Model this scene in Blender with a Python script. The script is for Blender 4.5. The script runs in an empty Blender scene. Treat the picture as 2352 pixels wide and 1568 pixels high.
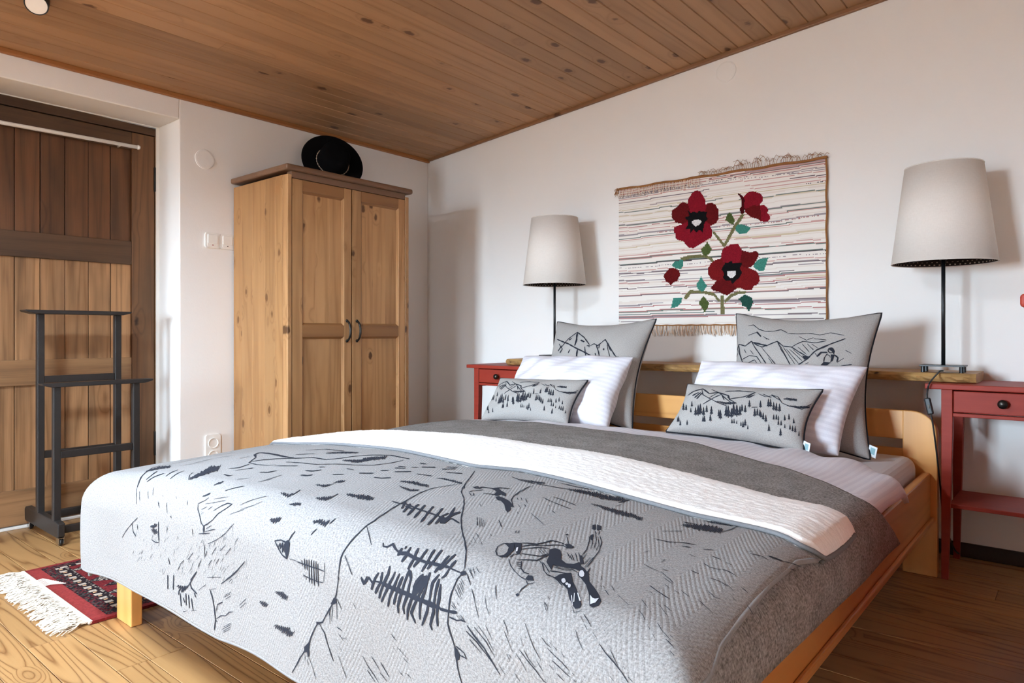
import bpy, bmesh, math, random
import numpy as np
from mathutils import Vector, Matrix

R = random.Random(7)
scn = bpy.context.scene
col = scn.collection
pi = math.pi

# ------------------------------------------------------------------ camera, world, exposure
cam = bpy.data.objects.new('camera', bpy.data.cameras.new('camera'))
col.objects.link(cam)
cam.location = (3.59, -3.35, 0.92)
cam.rotation_euler = (pi / 2, 0, math.atan(1314 / 1568))
cam.data.lens = 24.0
cam.data.sensor_width = 36.0
cam.data.shift_y = -20 / 2352
cam.data.clip_start = 0.05
scn.camera = cam

SKY = 56.0
world = bpy.data.worlds.new('sky')
scn.world = world
world.use_nodes = True
wt = world.node_tree
wt.nodes.clear()
w_out = wt.nodes.new('ShaderNodeOutputWorld')
w_bg = wt.nodes.new('ShaderNodeBackground')
w_tc = wt.nodes.new('ShaderNodeTexCoord')
w_sep = wt.nodes.new('ShaderNodeSeparateXYZ')
w_rmp = wt.nodes.new('ShaderNodeValToRGB')
w_rmp.color_ramp.elements[0].position = 0.47
w_rmp.color_ramp.elements[0].color = (0.14, 0.15, 0.16, 1)
w_rmp.color_ramp.elements[1].position = 0.52
w_rmp.color_ramp.elements[1].color = (0.69, 0.89, 1.07, 1)
e = w_rmp.color_ramp.elements.new(0.9)
e.color = (0.72, 0.89, 1.06, 1)
w_ma = wt.nodes.new('ShaderNodeMath')
w_ma.operation = 'MULTIPLY_ADD'
w_ma.inputs[1].default_value = 0.5
w_ma.inputs[2].default_value = 0.5
wt.links.new(w_tc.outputs['Generated'], w_sep.inputs[0])
wt.links.new(w_sep.outputs['Z'], w_ma.inputs[0])
wt.links.new(w_ma.outputs[0], w_rmp.inputs[0])
wt.links.new(w_rmp.outputs[0], w_bg.inputs['Color'])
w_bg.inputs['Strength'].default_value = SKY
wt.links.new(w_bg.outputs[0], w_out.inputs[0])

vs = scn.view_settings
vs.view_transform = 'Standard'
vs.look = 'None'
vs.exposure = 1.45
vs.gamma = 1.0
vs.use_curve_mapping = False
scn.cycles.use_denoising = True
scn.cycles.max_bounces = 7
scn.cycles.diffuse_bounces = 6
scn.cycles.glossy_bounces = 2
scn.cycles.adaptive_threshold = 0.03
scn.cycles.sample_clamp_indirect = 6.0
scn.cycles.caustics_reflective = False
scn.cycles.caustics_refractive = False

# room extents: bed wall y=0, door wall x=0, window wall y=YF, far wall x=XR
YF, XR = -8.0, 5.0
def ceil_z(x): return 2.15 + 0.0837 * x
# window openings in the front wall (x0, x1, z0, z1)
WINS = [(0.50, 1.70, 0.60, 2.02)]
for (a, b, c, d) in WINS:      # sky portals in the window openings
    l = bpy.data.lights.new('window_portal', 'AREA')
    l.shape = 'RECTANGLE'; l.size = b - a; l.size_y = d - c
    l.cycles.is_portal = True
    o = bpy.data.objects.new('window_portal', l)
    col.objects.link(o)
    o.location = ((a + b) / 2, YF - 0.12, (c + d) / 2)
    o.rotation_euler = (pi / 2, 0, 0)      # -Z of the light looks towards +Y

# added, unseen window in the right wall, brightens the door wall (y0, y1, z0, z1)
SIDE = (-6.75, -6.05, 0.70, 1.95)
l = bpy.data.lights.new('window_portal', 'AREA')
l.shape = 'RECTANGLE'; l.size = SIDE[3] - SIDE[2]; l.size_y = SIDE[1] - SIDE[0]
l.cycles.is_portal = True
o = bpy.data.objects.new('window_portal', l)
col.objects.link(o)
o.location = (XR + .12, (SIDE[0] + SIDE[1]) / 2, (SIDE[2] + SIDE[3]) / 2)
o.rotation_euler = (0, pi / 2, 0)          # -Z of the light looks towards -X

# added, unseen roof window behind the camera, lights the bed from above (x0, x1, y0, y1)
ROOF = (1.30, 1.85, -3.90, -3.05)
l = bpy.data.lights.new('added_roof_portal', 'AREA')
l.shape = 'RECTANGLE'; l.size = ROOF[1] - ROOF[0]; l.size_y = ROOF[3] - ROOF[2]
l.cycles.is_portal = True
o = bpy.data.objects.new('added_roof_portal', l)
col.objects.link(o)
o.location = (sum(ROOF[:2]) / 2, sum(ROOF[2:]) / 2, ceil_z(sum(ROOF[:2]) / 2) + .13)
o.rotation_euler = (0, -math.atan(.0837), 0)

# ------------------------------------------------------------------ node helpers
class NT:
    def __init__(s, name):
        s.m = bpy.data.materials.new(name); s.m.use_nodes = True
        s.t = s.m.node_tree; s.t.nodes.clear()
        s.out = s.t.nodes.new('ShaderNodeOutputMaterial')
        s.b = s.t.nodes.new('ShaderNodeBsdfPrincipled')
        s.t.links.new(s.b.outputs[0], s.out.inputs[0])
    def n(s, typ, **kw):
        nd = s.t.nodes.new('ShaderNode' + typ)
        for k, v in kw.items():
            if k.startswith('i_'):
                key = k[2:]
                key = int(key) if key.isdigit() else key
                s.set(nd.inputs[key], v)
            else: setattr(nd, k, v)
        return nd
    def set(s, inp, v):
        if isinstance(v, bpy.types.NodeSocket): s.t.links.new(v, inp)
        else: inp.default_value = v
    def math(s, op, a, b=None, c=None, clamp=False):
        nd = s.t.nodes.new('ShaderNodeMath'); nd.operation = op; nd.use_clamp = clamp
        for i, v in enumerate((a, b, c)):
            if v is not None: s.set(nd.inputs[i], v)
        return nd.outputs[0]
    def vm(s, op, a, b=None):
        nd = s.t.nodes.new('ShaderNodeVectorMath'); nd.operation = op
        s.set(nd.inputs[0], a)
        if b is not None: s.set(nd.inputs[1], b)
        return nd.outputs[0]
    def noise(s, vec, scale=5, detail=2, rough=.5, dist=0):
        nd = s.n('TexNoise', i_Scale=scale, i_Detail=detail, i_Roughness=rough, i_Distortion=dist)
        s.set(nd.inputs['Vector'], vec)
        return nd.outputs[0]
    def ramp(s, fac, stops, interp='LINEAR'):
        nd = s.n('ValToRGB'); cr = nd.color_ramp; cr.interpolation = interp
        for i, (p, c) in enumerate(stops):
            el = cr.elements[i] if i < 2 else cr.elements.new(p)
            el.position = p; el.color = (*c, 1) if len(c) == 3 else c
        s.set(nd.inputs[0], fac)
        return nd.outputs[0]
    def mix(s, fac, a, b, blend='MIX'):
        nd = s.n('Mix', data_type='RGBA', blend_type=blend)
        s.set(nd.inputs[0], fac)
        s.set(nd.inputs[6], a if isinstance(a, bpy.types.NodeSocket) else (*a, 1))
        s.set(nd.inputs[7], b if isinstance(b, bpy.types.NodeSocket) else (*b, 1))
        return nd.outputs[2]
    def bump(s, h, strength=.3, dist=.002):
        nd = s.n('Bump', i_Strength=strength, i_Distance=dist)
        s.set(nd.inputs['Height'], h)
        s.t.links.new(nd.outputs[0], s.b.inputs['Normal'])
    def fin(s, color, rough=.5, spec=.5, **kw):
        s.set(s.b.inputs['Base Color'], color if isinstance(color, bpy.types.NodeSocket) else (*color, 1))
        s.set(s.b.inputs['Roughness'], rough)
        s.b.inputs['Specular IOR Level'].default_value = spec
        for k, v in kw.items(): s.set(s.b.inputs[k], v)
        return s.m
    def obj(s): return s.n('TexCoord').outputs['Object']
    def uv(s): return s.n('TexCoord').outputs['UV']

def lin(h):
    h = h.lstrip('#')
    return tuple(((v / 255 + .055) / 1.055) ** 2.4 if v / 255 > .04045 else v / 255 / 12.92 for v in (int(h[i:i + 2], 16) for i in (0, 2, 4)))

def plain(name, hexc, rough=.5, spec=.5, nscale=0, namt=.0, bumps=0, bscale=200, **kw):
    t = NT(name); c = lin(hexc)
    co = t.obj()
    colr = c
    if nscale:
        f = t.noise(co, nscale, 4, .6)
        colr = t.mix(f, tuple(v * (1 - namt) for v in c), tuple(min(1, v * (1 + namt)) for v in c))
    if bumps: t.bump(t.noise(co, bscale, 3, .6), bumps, .002)
    return t.fin(colr, rough, spec, **kw)

def wood(name, light, dark, knot, axis=0, ring=9.0, ringamt=.6, cross=7.0, along=.6, knots=.5, kscale=3.2,
         rough=.45, spec=.4, tint=.12, fibre=.25, blot=.0, blotcol=None, bump=.12, nax=None, kr=.13, rpow=2.2):
    """sawn timber along a local axis; every object gets its own cut of the grain"""
    t = NT(name)
    rnd = t.n('ObjectInfo').outputs['Random']
    off = t.vm('MULTIPLY', t.n('CombineXYZ', i_0=rnd, i_1=rnd, i_2=rnd).outputs[0], (31.7, 57.3, 83.9))
    co = t.vm('ADD', t.obj(), off)
    sc = [cross] * 3; sc[axis] = along
    p = t.vm('MULTIPLY', co, tuple(sc))
    ks = [kscale * 2.2] * 3; ks[axis] = kscale * 1.2
    if nax is not None: ks[nax] = kscale * .3
    vor = t.n('TexVoronoi', i_Vector=t.vm('MULTIPLY', co, tuple(ks)), i_Scale=1.0)
    sep = t.n('SeparateColor', i_0=vor.outputs['Color'])
    have = t.math('LESS_THAN', sep.outputs[0], knots)
    d = vor.outputs['Distance']
    kn = t.math('MULTIPLY', t.math('MULTIPLY_ADD', t.math('SUBTRACT', t.math('MULTIPLY_ADD', t.noise(co, 60, 0), .08, kr - .04), d), 16.0, 0.0, clamp=True), have)
    halo = t.math('MULTIPLY', t.math('SUBTRACT', 1.0, t.math('MULTIPLY', d, 3.0), clamp=True), have)
    n1 = t.noise(p, 1.0, 1.5, .45, 0)
    n1 = t.math('ADD', n1, t.math('MULTIPLY', halo, .25))
    rg = t.math('PINGPONG', t.math('MULTIPLY', n1, ring), .5)
    rg = t.math('POWER', t.math('MULTIPLY', rg, 2.0), rpow)
    fs = [260.0] * 3; fs[axis] = 5.0
    fb = t.noise(t.vm('MULTIPLY', co, tuple(fs)), 1.0, 1, .6)
    f = t.math('ADD', t.math('MULTIPLY', rg, ringamt), t.math('MULTIPLY', t.math('SUBTRACT', fb, .5), fibre), clamp=True)
    c = t.mix(f, light, dark)
    if blot:
        b = t.noise(t.vm('MULTIPLY', co, tuple(1.6 if i == axis else 9.0 for i in range(3))), 1.0, 3, .6)
        b = t.math('MULTIPLY', t.math('MULTIPLY', t.math('SUBTRACT', b, .45), 4.0, clamp=True), blot)
        c = t.mix(b, c, blotcol or dark)
    kf = t.math('MULTIPLY', kn, .9, clamp=True)
    c = t.mix(t.math('MULTIPLY', halo, .35), c, dark)
    c = t.mix(kf, c, knot)
    hs = t.n('HueSaturation', i_Color=c)
    r2 = t.math('FRACT', t.math('MULTIPLY', rnd, 17.31))
    t.set(hs.inputs['Value'], t.math('MULTIPLY_ADD', r2, tint * 2, 1 - tint))
    t.bump(fb, bump, .001)
    return t.fin(hs.outputs[0], rough, spec)

M = {}
def wall_mat():
    t = NT('white_plaster'); co = t.obj()
    c = t.mix(t.noise(co, 1.3, 3), lin('#ece7e2'), lin('#f3f0ec'))
    t.bump(t.math('ADD', t.noise(co, 18, 3), t.math('MULTIPLY', t.noise(co, 160, 2), .35)), .18, .004)
    return t.fin(c, .85, .2)
M['wall'] = wall_mat()
M['floor'] = wood('pine_floor', lin('#ae8454'), lin('#714622'), lin('#5f371c'), 0, ring=15, ringamt=.85, rpow=4.5, cross=7.5, along=.6, knots=.25, nax=2, kr=.12, rough=.38, spec=.45, tint=.10)
M['ceiling'] = wood('pine_ceiling', lin('#aa805a'), lin('#8b623f'), lin('#5b3820'), 1, ring=7, ringamt=.4, cross=8, along=.35, knots=.7, kscale=3.6, nax=2, kr=.155, rough=.5, tint=.17, fibre=.35)
M['trim'] = wood('pine_trim', lin('#a0693a'), lin('#7c4e27'), lin('#4a2810'), 1, ring=6, ringamt=.5, knots=.4, tint=.05)
M['trimx'] = wood('pine_trim_across', lin('#8f6441'), lin('#6f4a2e'), lin('#4a2810'), 0, ring=6, ringamt=.5, knots=.4, tint=.05)
M['ward_v'] = wood('wardrobe_pine', lin('#bd8f60'), lin('#93663a'), lin('#55341a'), 2, ring=7, ringamt=.5, cross=9, along=.5, knots=.75, kscale=5.0, nax=0, kr=.16, rough=.42, tint=.10, blot=.5, blotcol=lin('#8a5a30'))
M['ward_s'] = wood('wardrobe_pine_side_dimmed', lin('#a57a4e'), lin('#825731'), lin('#6b4523'), 2, ring=7, ringamt=.5, cross=9, along=.5, knots=.75, kscale=5.0, nax=1, kr=.16, rough=.42, tint=.10, blot=.5, blotcol=lin('#8a5a30'))  # same pine as the front, darkened to offset the light on this side
M['ward_h'] = wood('wardrobe_pine_across', lin('#94683f'), lin('#744c2a'), lin('#4d2e14'), 1, ring=7, ringamt=.5, cross=9, along=.5, knots=.3, rough=.42, tint=.05)
M['ward_top'] = wood('wardrobe_cornice_wood', lin('#7b5b44'), lin('#614530'), lin('#4a2c14'), 1, ring=6, ringamt=.35, knots=.1, rough=.4, tint=.03)
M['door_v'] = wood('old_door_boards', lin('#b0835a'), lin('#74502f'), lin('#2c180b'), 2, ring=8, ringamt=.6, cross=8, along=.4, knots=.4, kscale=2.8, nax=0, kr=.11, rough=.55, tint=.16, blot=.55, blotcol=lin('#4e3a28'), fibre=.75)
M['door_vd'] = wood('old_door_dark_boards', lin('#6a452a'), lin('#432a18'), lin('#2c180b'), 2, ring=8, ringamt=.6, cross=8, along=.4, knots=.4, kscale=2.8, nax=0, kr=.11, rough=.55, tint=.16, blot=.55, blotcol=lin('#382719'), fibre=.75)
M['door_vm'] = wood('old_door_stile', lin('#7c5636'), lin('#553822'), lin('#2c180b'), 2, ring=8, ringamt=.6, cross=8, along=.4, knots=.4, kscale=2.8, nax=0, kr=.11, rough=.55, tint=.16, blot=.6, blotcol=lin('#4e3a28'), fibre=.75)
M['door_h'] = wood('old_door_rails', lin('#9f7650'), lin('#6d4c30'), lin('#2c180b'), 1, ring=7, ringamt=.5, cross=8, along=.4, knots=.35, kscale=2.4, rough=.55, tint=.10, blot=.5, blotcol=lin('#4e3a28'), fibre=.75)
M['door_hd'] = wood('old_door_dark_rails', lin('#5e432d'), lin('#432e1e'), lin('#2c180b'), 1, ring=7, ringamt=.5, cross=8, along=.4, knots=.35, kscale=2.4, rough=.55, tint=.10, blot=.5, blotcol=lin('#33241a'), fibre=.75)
M['bed_v'] = wood('bed_pine_upright', lin('#dda15c'), lin('#bd7f3c'), lin('#8a4e20'), 2, ring=6, ringamt=.45, cross=8, along=.5, knots=.12, rough=.35, tint=.04, fibre=.15)
M['bed_x'] = wood('bed_pine_across', lin('#dda15c'), lin('#bd7f3c'), lin('#8a4e20'), 0, ring=6, ringamt=.45, cross=8, along=.5, knots=.12, rough=.35, tint=.04, fibre=.15)
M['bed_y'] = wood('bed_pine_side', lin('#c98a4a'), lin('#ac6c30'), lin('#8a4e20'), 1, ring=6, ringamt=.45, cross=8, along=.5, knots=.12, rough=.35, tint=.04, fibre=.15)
M['slab'] = wood('live_edge_slab', lin('#b68a5a'), lin('#8a6238'), lin('#4c2f18'), 0, ring=8, ringamt=.6, cross=9, along=1.2, knots=.3, rough=.5, tint=.03)
M['bark'] = wood('live_edge_bark', lin('#c69a5e'), lin('#6a441f'), lin('#2b190c'), 0, ring=5, ringamt=.45, cross=26, along=7, knots=.5, kscale=9, rough=.7, tint=.03, blot=.7, blotcol=lin('#4a2f17'))
def red_mat():
    t = NT('red_stained_wood'); co = t.obj()
    fb = t.noise(t.vm('MULTIPLY', co, (6, 60, 60)), 1, 3, .6)
    c = t.mix(fb, lin('#86281c'), lin('#a03a2a'))
    t.bump(fb, .15, .001)
    return t.fin(c, .5, .25)
M['red'] = red_mat()
M['black_wood'] = plain('black_stained_wood', '#2a2624', .42, .45, 30, .35, .15, 80)
M['black_metal'] = plain('black_metal', '#17181a', .38, .5)
M['iron'] = plain('dark_iron', '#3a3632', .35, .5, 40, .3, Metallic=.85)
M['chrome'] = plain('chrome', '#b8b8b8', .2, .5, Metallic=1.0)
M['white_plastic'] = plain('white_plastic', '#efece6', .35, .5)
M['white_paint'] = plain('white_paint', '#efebe4', .5, .4, 8, .04, .1, 60)
M['dark_dot'] = plain('dark_dot', '#3d2a2a', .5)
M['red_dot'] = plain('red_indicator', '#9c3a3a', .4)
M['base_dark'] = plain('dark_baseboard', '#2c1a12', .5, .4, 12, .25)
def felt():
    t = NT('black_felt'); co = t.obj()
    t.bump(t.noise(co, 400, 3), .2, .001)
    return t.fin(lin('#0e0c0d'), .95, .1)
M['felt'] = felt()
M['bead'] = plain('ivory_beads', '#cdb59d', .5)
M['shade'] = None
def shade():
    t = NT('cream_linen_shade'); co = t.obj()
    w = t.math('ADD', t.noise(t.vm('MULTIPLY', co, (600, 600, 60)), 1, 2), t.noise(t.vm('MULTIPLY', co, (60, 60, 700)), 1, 2))
    c = t.mix(t.math('MULTIPLY', w, .5), lin('#d9d0c6'), lin('#efe8e0'))
    t.bump(w, .1, .0006)
    return t.fin(c, .85, .2)
M['shade'] = shade()
M['shade_in'] = plain('dark_shade_lining', '#2b211c', .8, .2)
M['shade_dot'] = plain('pale_shade_dots', '#b9a692', .8, .2)

def cloth(name, hexa, hexb, scale=420, rough=.9, bump=.25, bands=None, big=.0):
    """melange cloth; uv is in metres"""
    t = NT(name); uv = t.uv()
    a = t.noise(t.vm('MULTIPLY', uv, (scale, scale * .45, 1)), 1, 1, .7)
    b = t.noise(t.vm('MULTIPLY', uv, (scale * .4, scale * 1.1, 1)), 1, 1, .7)
    f = t.math('MULTIPLY_ADD', t.math('ADD', a, b), 1.6, -1.1, clamp=True)
    if big:
        f = t.math('ADD', f, t.math('MULTIPLY', t.math('SUBTRACT', t.noise(uv, 14, 4, .6), .5), big), clamp=True)
    c = t.mix(f, lin(hexa), lin(hexb))
    h = a
    if bands == 'chevron':      # quilted zigzag stitching
        sp = t.n('SeparateXYZ', i_0=uv)
        zz = t.math('PINGPONG', sp.outputs[0], .065)
        w = t.math('PINGPONG', t.math('MULTIPLY_ADD', zz, 1.75, sp.outputs[1]), 0.0075)
        g = t.math('POWER', t.math('MULTIPLY', w, 1 / 0.0075), .55)
        h = t.math('MULTIPLY_ADD', g, 1.2, t.math('MULTIPLY', h, .35))
        t.bump(h, bump, .0022)
    elif bands == 'stripe':     # woven satin stripe
        sp = t.n('SeparateXYZ', i_0=uv)
        w = t.math('PINGPONG', sp.outputs[0], .011)
        g = t.math('GREATER_THAN', w, .0055)
        c = t.mix(t.math('MULTIPLY', g, .38), c, lin('#cfcbd4'))
        t.set(t.b.inputs['Roughness'], t.math('MULTIPLY_ADD', g, .2, .45))
        t.bump(t.math('ADD', t.math('MULTIPLY', g, .6), t.math('MULTIPLY', h, .1)), bump, .0006)
        m = t.fin(c, t.math('MULTIPLY_ADD', g, .2, .5), .35)
        m.node_tree.nodes
        return m
    else:
        t.bump(h, bump, .0012)
    return t.fin(c, rough, .15)
M['quilt'] = cloth('quilted_grey_melange', '#777473', '#a6a3a1', 460, bands='chevron', bump=.32)
M['blanket'] = cloth('dark_grey_wool', '#5f5b58', '#a39f9b', 240, big=1.0)
M['cushion'] = cloth('grey_flannel', '#979390', '#b2aea9', 520, big=.2)
M['white_cotton'] = cloth('white_striped_cotton', '#e3e1e7', '#ebe9ef', 300, bands='stripe', bump=.2)
M['sheet'] = cloth('pale_fitted_sheet', '#cfc8c8', '#dad4d3', 300, bump=.1)
M['ink'] = plain('charcoal_ink', '#2e3038', .9, .1)
M['piping'] = plain('black_piping', '#26262a', .85, .1)
M['quilt_edge'] = plain('pale_grey_hem', '#8f8e8e', .9, .1, 260, .25)
M['quilt_hem'] = plain('grey_hem', '#77787b', .9, .1, 300, .3)
M['tag'] = plain('white_label', '#e8eef0', .6)
M['tagprint'] = plain('blue_print', '#8fb6bd', .6)
def sherpa():
    t = NT('cream_sherpa'); uv = t.uv()
    n = t.noise(t.vm('MULTIPLY', uv, (260, 260, 260)), 1, 3, .7)
    c = t.mix(n, lin('#f4efe8'), lin('#fffdfb'))
    t.bump(n, .45, .003)
    return t.fin(c, .95, .1)
M['sherpa'] = sherpa()
def vcol(name, rough=.95, fine=700, amt=.18, bump=.35):
    t = NT(name); uv = t.uv()
    c = t.n('Attribute', attribute_name='Col').outputs['Color']
    n = t.noise(t.vm('MULTIPLY', uv, (fine, fine, 1)), 1, 2, .7)
    hs = t.n('HueSaturation', i_Color=c)
    t.set(hs.inputs['Value'], t.math('MULTIPLY_ADD', n, amt * 2, 1 - amt))
    t.bump(n, bump, .0015)
    return t.fin(hs.outputs[0], rough, .1)
M['woven'] = vcol('woven_wool')
M['pile'] = vcol('rug_pile', fine=500, amt=.3, bump=.5)
M['fringe'] = plain('cream_fringe', '#d9cfc0', .9, .1, 60, .12)
M['brown_fringe'] = plain('tan_fringe', '#c79d78', .9, .1, 60, .25)
M['pale_fringe'] = plain('pale_fringe', '#e3d3c3', .9, .1, 60, .15)
M['brown_cord'] = plain('brown_warp', '#96663d', .9, .1, 120, .3)
def glass():
    t = NT('window_glass')
    tr = t.n('BsdfTransparent'); gl = t.n('BsdfGlossy', i_Roughness=.02)
    mx = t.n('MixShader', i_0=.06)
    t.t.links.new(tr.outputs[0], mx.inputs[1]); t.t.links.new(gl.outputs[0], mx.inputs[2])
    t.t.links.new(mx.outputs[0], t.out.inputs[0])
    return t.m
M['glass'] = glass()
M['lens'] = plain('frosted_lens', '#efe6dc', .5)

# ------------------------------------------------------------------ mesh helpers
class MB:
    def __init__(s): s.v = []; s.f = []; s.mi = []; s.cur = 0; s.uv = None
    def box(s, x0, x1, y0, y1, z0, z1):
        b = len(s.v)
        s.v += [(x, y, z) for z in (z0, z1) for (x, y) in ((x0, y0), (x1, y0), (x1, y1), (x0, y1))]
        for q in ((3, 2, 1, 0), (4, 5, 6, 7), (0, 1, 5, 4), (1, 2, 6, 5), (2, 3, 7, 6), (3, 0, 4, 7)):
            s.f.append([b + i for i in q]); s.mi.append(s.cur)
        return s
    def prism(s, pts, axis, a, b):
        """polygon in the two other axes, extruded along axis from a to b"""
        n = len(pts); k = len(s.v)
        def mk(p, t):
            return {0: (t, p[0], p[1]), 1: (p[0], t, p[1]), 2: (p[0], p[1], t)}[axis]
        s.v += [mk(p, a) for p in pts] + [mk(p, b) for p in pts]
        s.f.append(list(range(k, k + n))); s.f.append(list(range(k + 2 * n - 1, k + n - 1, -1)))
        s.mi += [s.cur] * 2
        for i in range(n):
            j = (i + 1) % n
            s.f.append([k + j, k + i, k + n + i, k + n + j]); s.mi.append(s.cur)
        return s
    def lathe(s, prof, n=32, mat=None, caps=True):
        """profile [(r,z)] around z; mat transforms"""
        k = len(s.v); T = mat or Matrix()
        for (r, z) in prof:
            for i in range(n):
                a = 2 * pi * i / n
                s.v.append(tuple(T @ Vector((r * math.cos(a), r * math.sin(a), z))))
        for j in range(len(prof) - 1):
            for i in range(n):
                i2 = (i + 1) % n
                s.f.append([k + j * n + i, k + j * n + i2, k + (j + 1) * n + i2, k + (j + 1) * n + i]); s.mi.append(s.cur)
        if caps:
            if prof[0][0] > 1e-5: s.f.append([k + i for i in range(n - 1, -1, -1)]); s.mi.append(s.cur)
            if prof[-1][0] > 1e-5: s.f.append([k + (len(prof) - 1) * n + i for i in range(n)]); s.mi.append(s.cur)
        return s
    def tube(s, pts, r, n=8, taper=None):
        pts = [Vector(p) for p in pts]; k = len(s.v); m = len(pts)
        prev = None
        for i, p in enumerate(pts):
            d = (pts[min(i + 1, m - 1)] - pts[max(i - 1, 0)]).normalized()
            if prev is None:
                up = Vector((0, 0, 1)) if abs(d.z) < .9 else Vector((1, 0, 0))
                a = d.cross(up).normalized()
            else:
                a = (prev - d * prev.dot(d)).normalized()
            prev = a; b = d.cross(a)
            rr = r if taper is None else r * taper(i / (m - 1))
            for j in range(n):
                t = 2 * pi * j / n
                s.v.append(tuple(p + a * (rr * math.cos(t)) + b * (rr * math.sin(t))))
        for i in range(m - 1):
            for j in range(n):
                j2 = (j + 1) % n
                s.f.append([k + i * n + j, k + i * n + j2, k + (i + 1) * n + j2, k + (i + 1) * n + j]); s.mi.append(s.cur)
        s.f.append([k + j for j in range(n - 1, -1, -1)]); s.mi.append(s.cur)
        s.f.append([k + (m - 1) * n + j for j in range(n)]); s.mi.append(s.cur)
        return s
    def grid(s, P, uv=None):
        """P: array [nu][nv] of points"""
        nu, nv = len(P), len(P[0]); k = len(s.v)
        for i in range(nu):
            for j in range(nv): s.v.append(tuple(P[i][j]))
        for i in range(nu - 1):
            for j in range(nv - 1):
                s.f.append([k + i * nv + j, k + (i + 1) * nv + j, k + (i + 1) * nv + j + 1, k + i * nv + j + 1]); s.mi.append(s.cur)
        if uv is not None:
            s.uv = (s.uv or []) + [tuple(uv[i][j]) for i in range(nu) for j in range(nv)]
        return s
    def build(s, name, mats, parent=None, smooth=False, bevel=0, seg=2, origin=None, weld=False):
        me = bpy.data.meshes.new(name)
        v = s.v
        if origin is not None:
            v = [(p[0] - origin[0], p[1] - origin[1], p[2] - origin[2]) for p in v]
        me.from_pydata(v, [], s.f)
        for m in (mats if isinstance(mats, (list, tuple)) else [mats]): me.materials.append(m)
        me.polygons.foreach_set('material_index', s.mi)
        if s.uv:
            uvl = me.uv_layers.new(name='UVMap')
            idx = np.empty(len(me.loops), dtype=np.int32); me.loops.foreach_get('vertex_index', idx)
            uvl.data.foreach_set('uv', np.array(s.uv, dtype=np.float32)[idx].ravel())
        if smooth: me.polygons.foreach_set('use_smooth', [True] * len(me.polygons))
        me.update()
        o = bpy.data.objects.new(name, me); col.objects.link(o)
        if origin is not None: o.location = origin
        if parent is not None:
            o.parent = parent
            o.matrix_parent_inverse = Matrix.Translation(parent.location).inverted() if parent.rotation_euler.z == 0 else parent.matrix_basis.inverted()
        if bevel:
            bm = o.modifiers.new('bevel', 'BEVEL'); bm.width = bevel; bm.segments = seg; bm.limit_method = 'ANGLE'; bm.angle_limit = .6
        return o

def tag(o, label=None, cat=None, group=None, kind=None):
    if label: o['label'] = label
    if cat: o['category'] = cat
    if group: o['group'] = group
    if kind: o['kind'] = kind
    return o
def thing(name, loc, label, cat, group=None):
    o = bpy.data.objects.new(name, None); o.empty_display_size = .1
    col.objects.link(o); o.location = loc
    return tag(o, label, cat, group)
def bx(name, mat, x0, x1, y0, y1, z0, z1, parent=None, bevel=.002, seg=2):
    """a box whose origin sits at its centre"""
    o = MB().box(x0, x1, y0, y1, z0, z1).build(name, mat, parent, bevel=bevel, seg=seg,
        origin=((x0 + x1) / 2, (y0 + y1) / 2, (z0 + z1) / 2))
    return o
# ------------------------------------------------------------------ GEO: cloth surfaces as functions of fabric coordinates (metres)
BX, BW, BV, BR_ = 2.15, 0.965, 2.05, 0.085    # bed centre line, half width of the flat, length of the flat, edge radius
def bed_top(x, y):
    """height of the made bed under the covers"""
    a = np.clip(np.abs(x - BX) / BW, 0, 1)
    t = .545 - .045 * a ** 2.2
    yy = np.clip((-y - .4) / 2.05, 0, 1)
    t = t - .028 * np.clip(1 - yy / .45, 0, 1) ** 1.3 - .016 * np.clip((yy - .75) / .25, 0, 1) ** 2
    t = t - .036 * np.clip((BX - .1 - x) / (BW - .1), 0, 1) ** 1.6 * np.clip((yy - .22) / .3, 0, 1)
    t = t + .005 * np.sin(3.1 * x + 1.7 * y + .4) * np.sin(2.3 * y - 1.1 * x) + .003 * np.sin(9 * x - 4 * y) * np.sin(6 * y + 3 * x + 1)
    return t
def drape(u, v, off=0.0):
    """fabric point: u across from the bed centre line, v from the head (y=-0.4) towards the foot"""
    u = np.asarray(u, float); v = np.asarray(v, float)
    a = np.clip(np.abs(u) - BW, 0, None); b = np.clip(v - BV, 0, None)
    d = (a ** 10 + b ** 10) ** .1
    s = np.maximum((a ** 7 + b ** 7) ** (1 / 7), 1e-9)
    dx, dy = a / s * np.sign(u), -b / s
    r = BR_ + off
    q = BR_ * pi / 2
    th = np.clip(d / BR_, 0, pi / 2)
    ext = np.clip(d - q, 0, None)
    out = r * np.sin(th) + .05 * ext * 0
    drop = BR_ - r * np.cos(th) + ext
    fold = .006 * np.sin(u * 14 + 1) * np.sin(v * 2) * np.clip(ext / .15, 0, 1)
    cx = BX + np.clip(u, -BW, BW); cy = -.4 - np.clip(v, None, BV)
    x = cx + dx * (out + fold); y = cy + dy * (out + fold * 1.0 + .007 * np.sin(u * 11) * np.clip(ext / .15, 0, 1))
    z = bed_top(cx, cy) - drop
    return np.stack([x, y, z], -1)
def vedge(pts):
    xs = [p[0] for p in pts]; ys = [p[1] for p in pts]
    return lambda u: np.interp(u, xs, ys)
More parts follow.
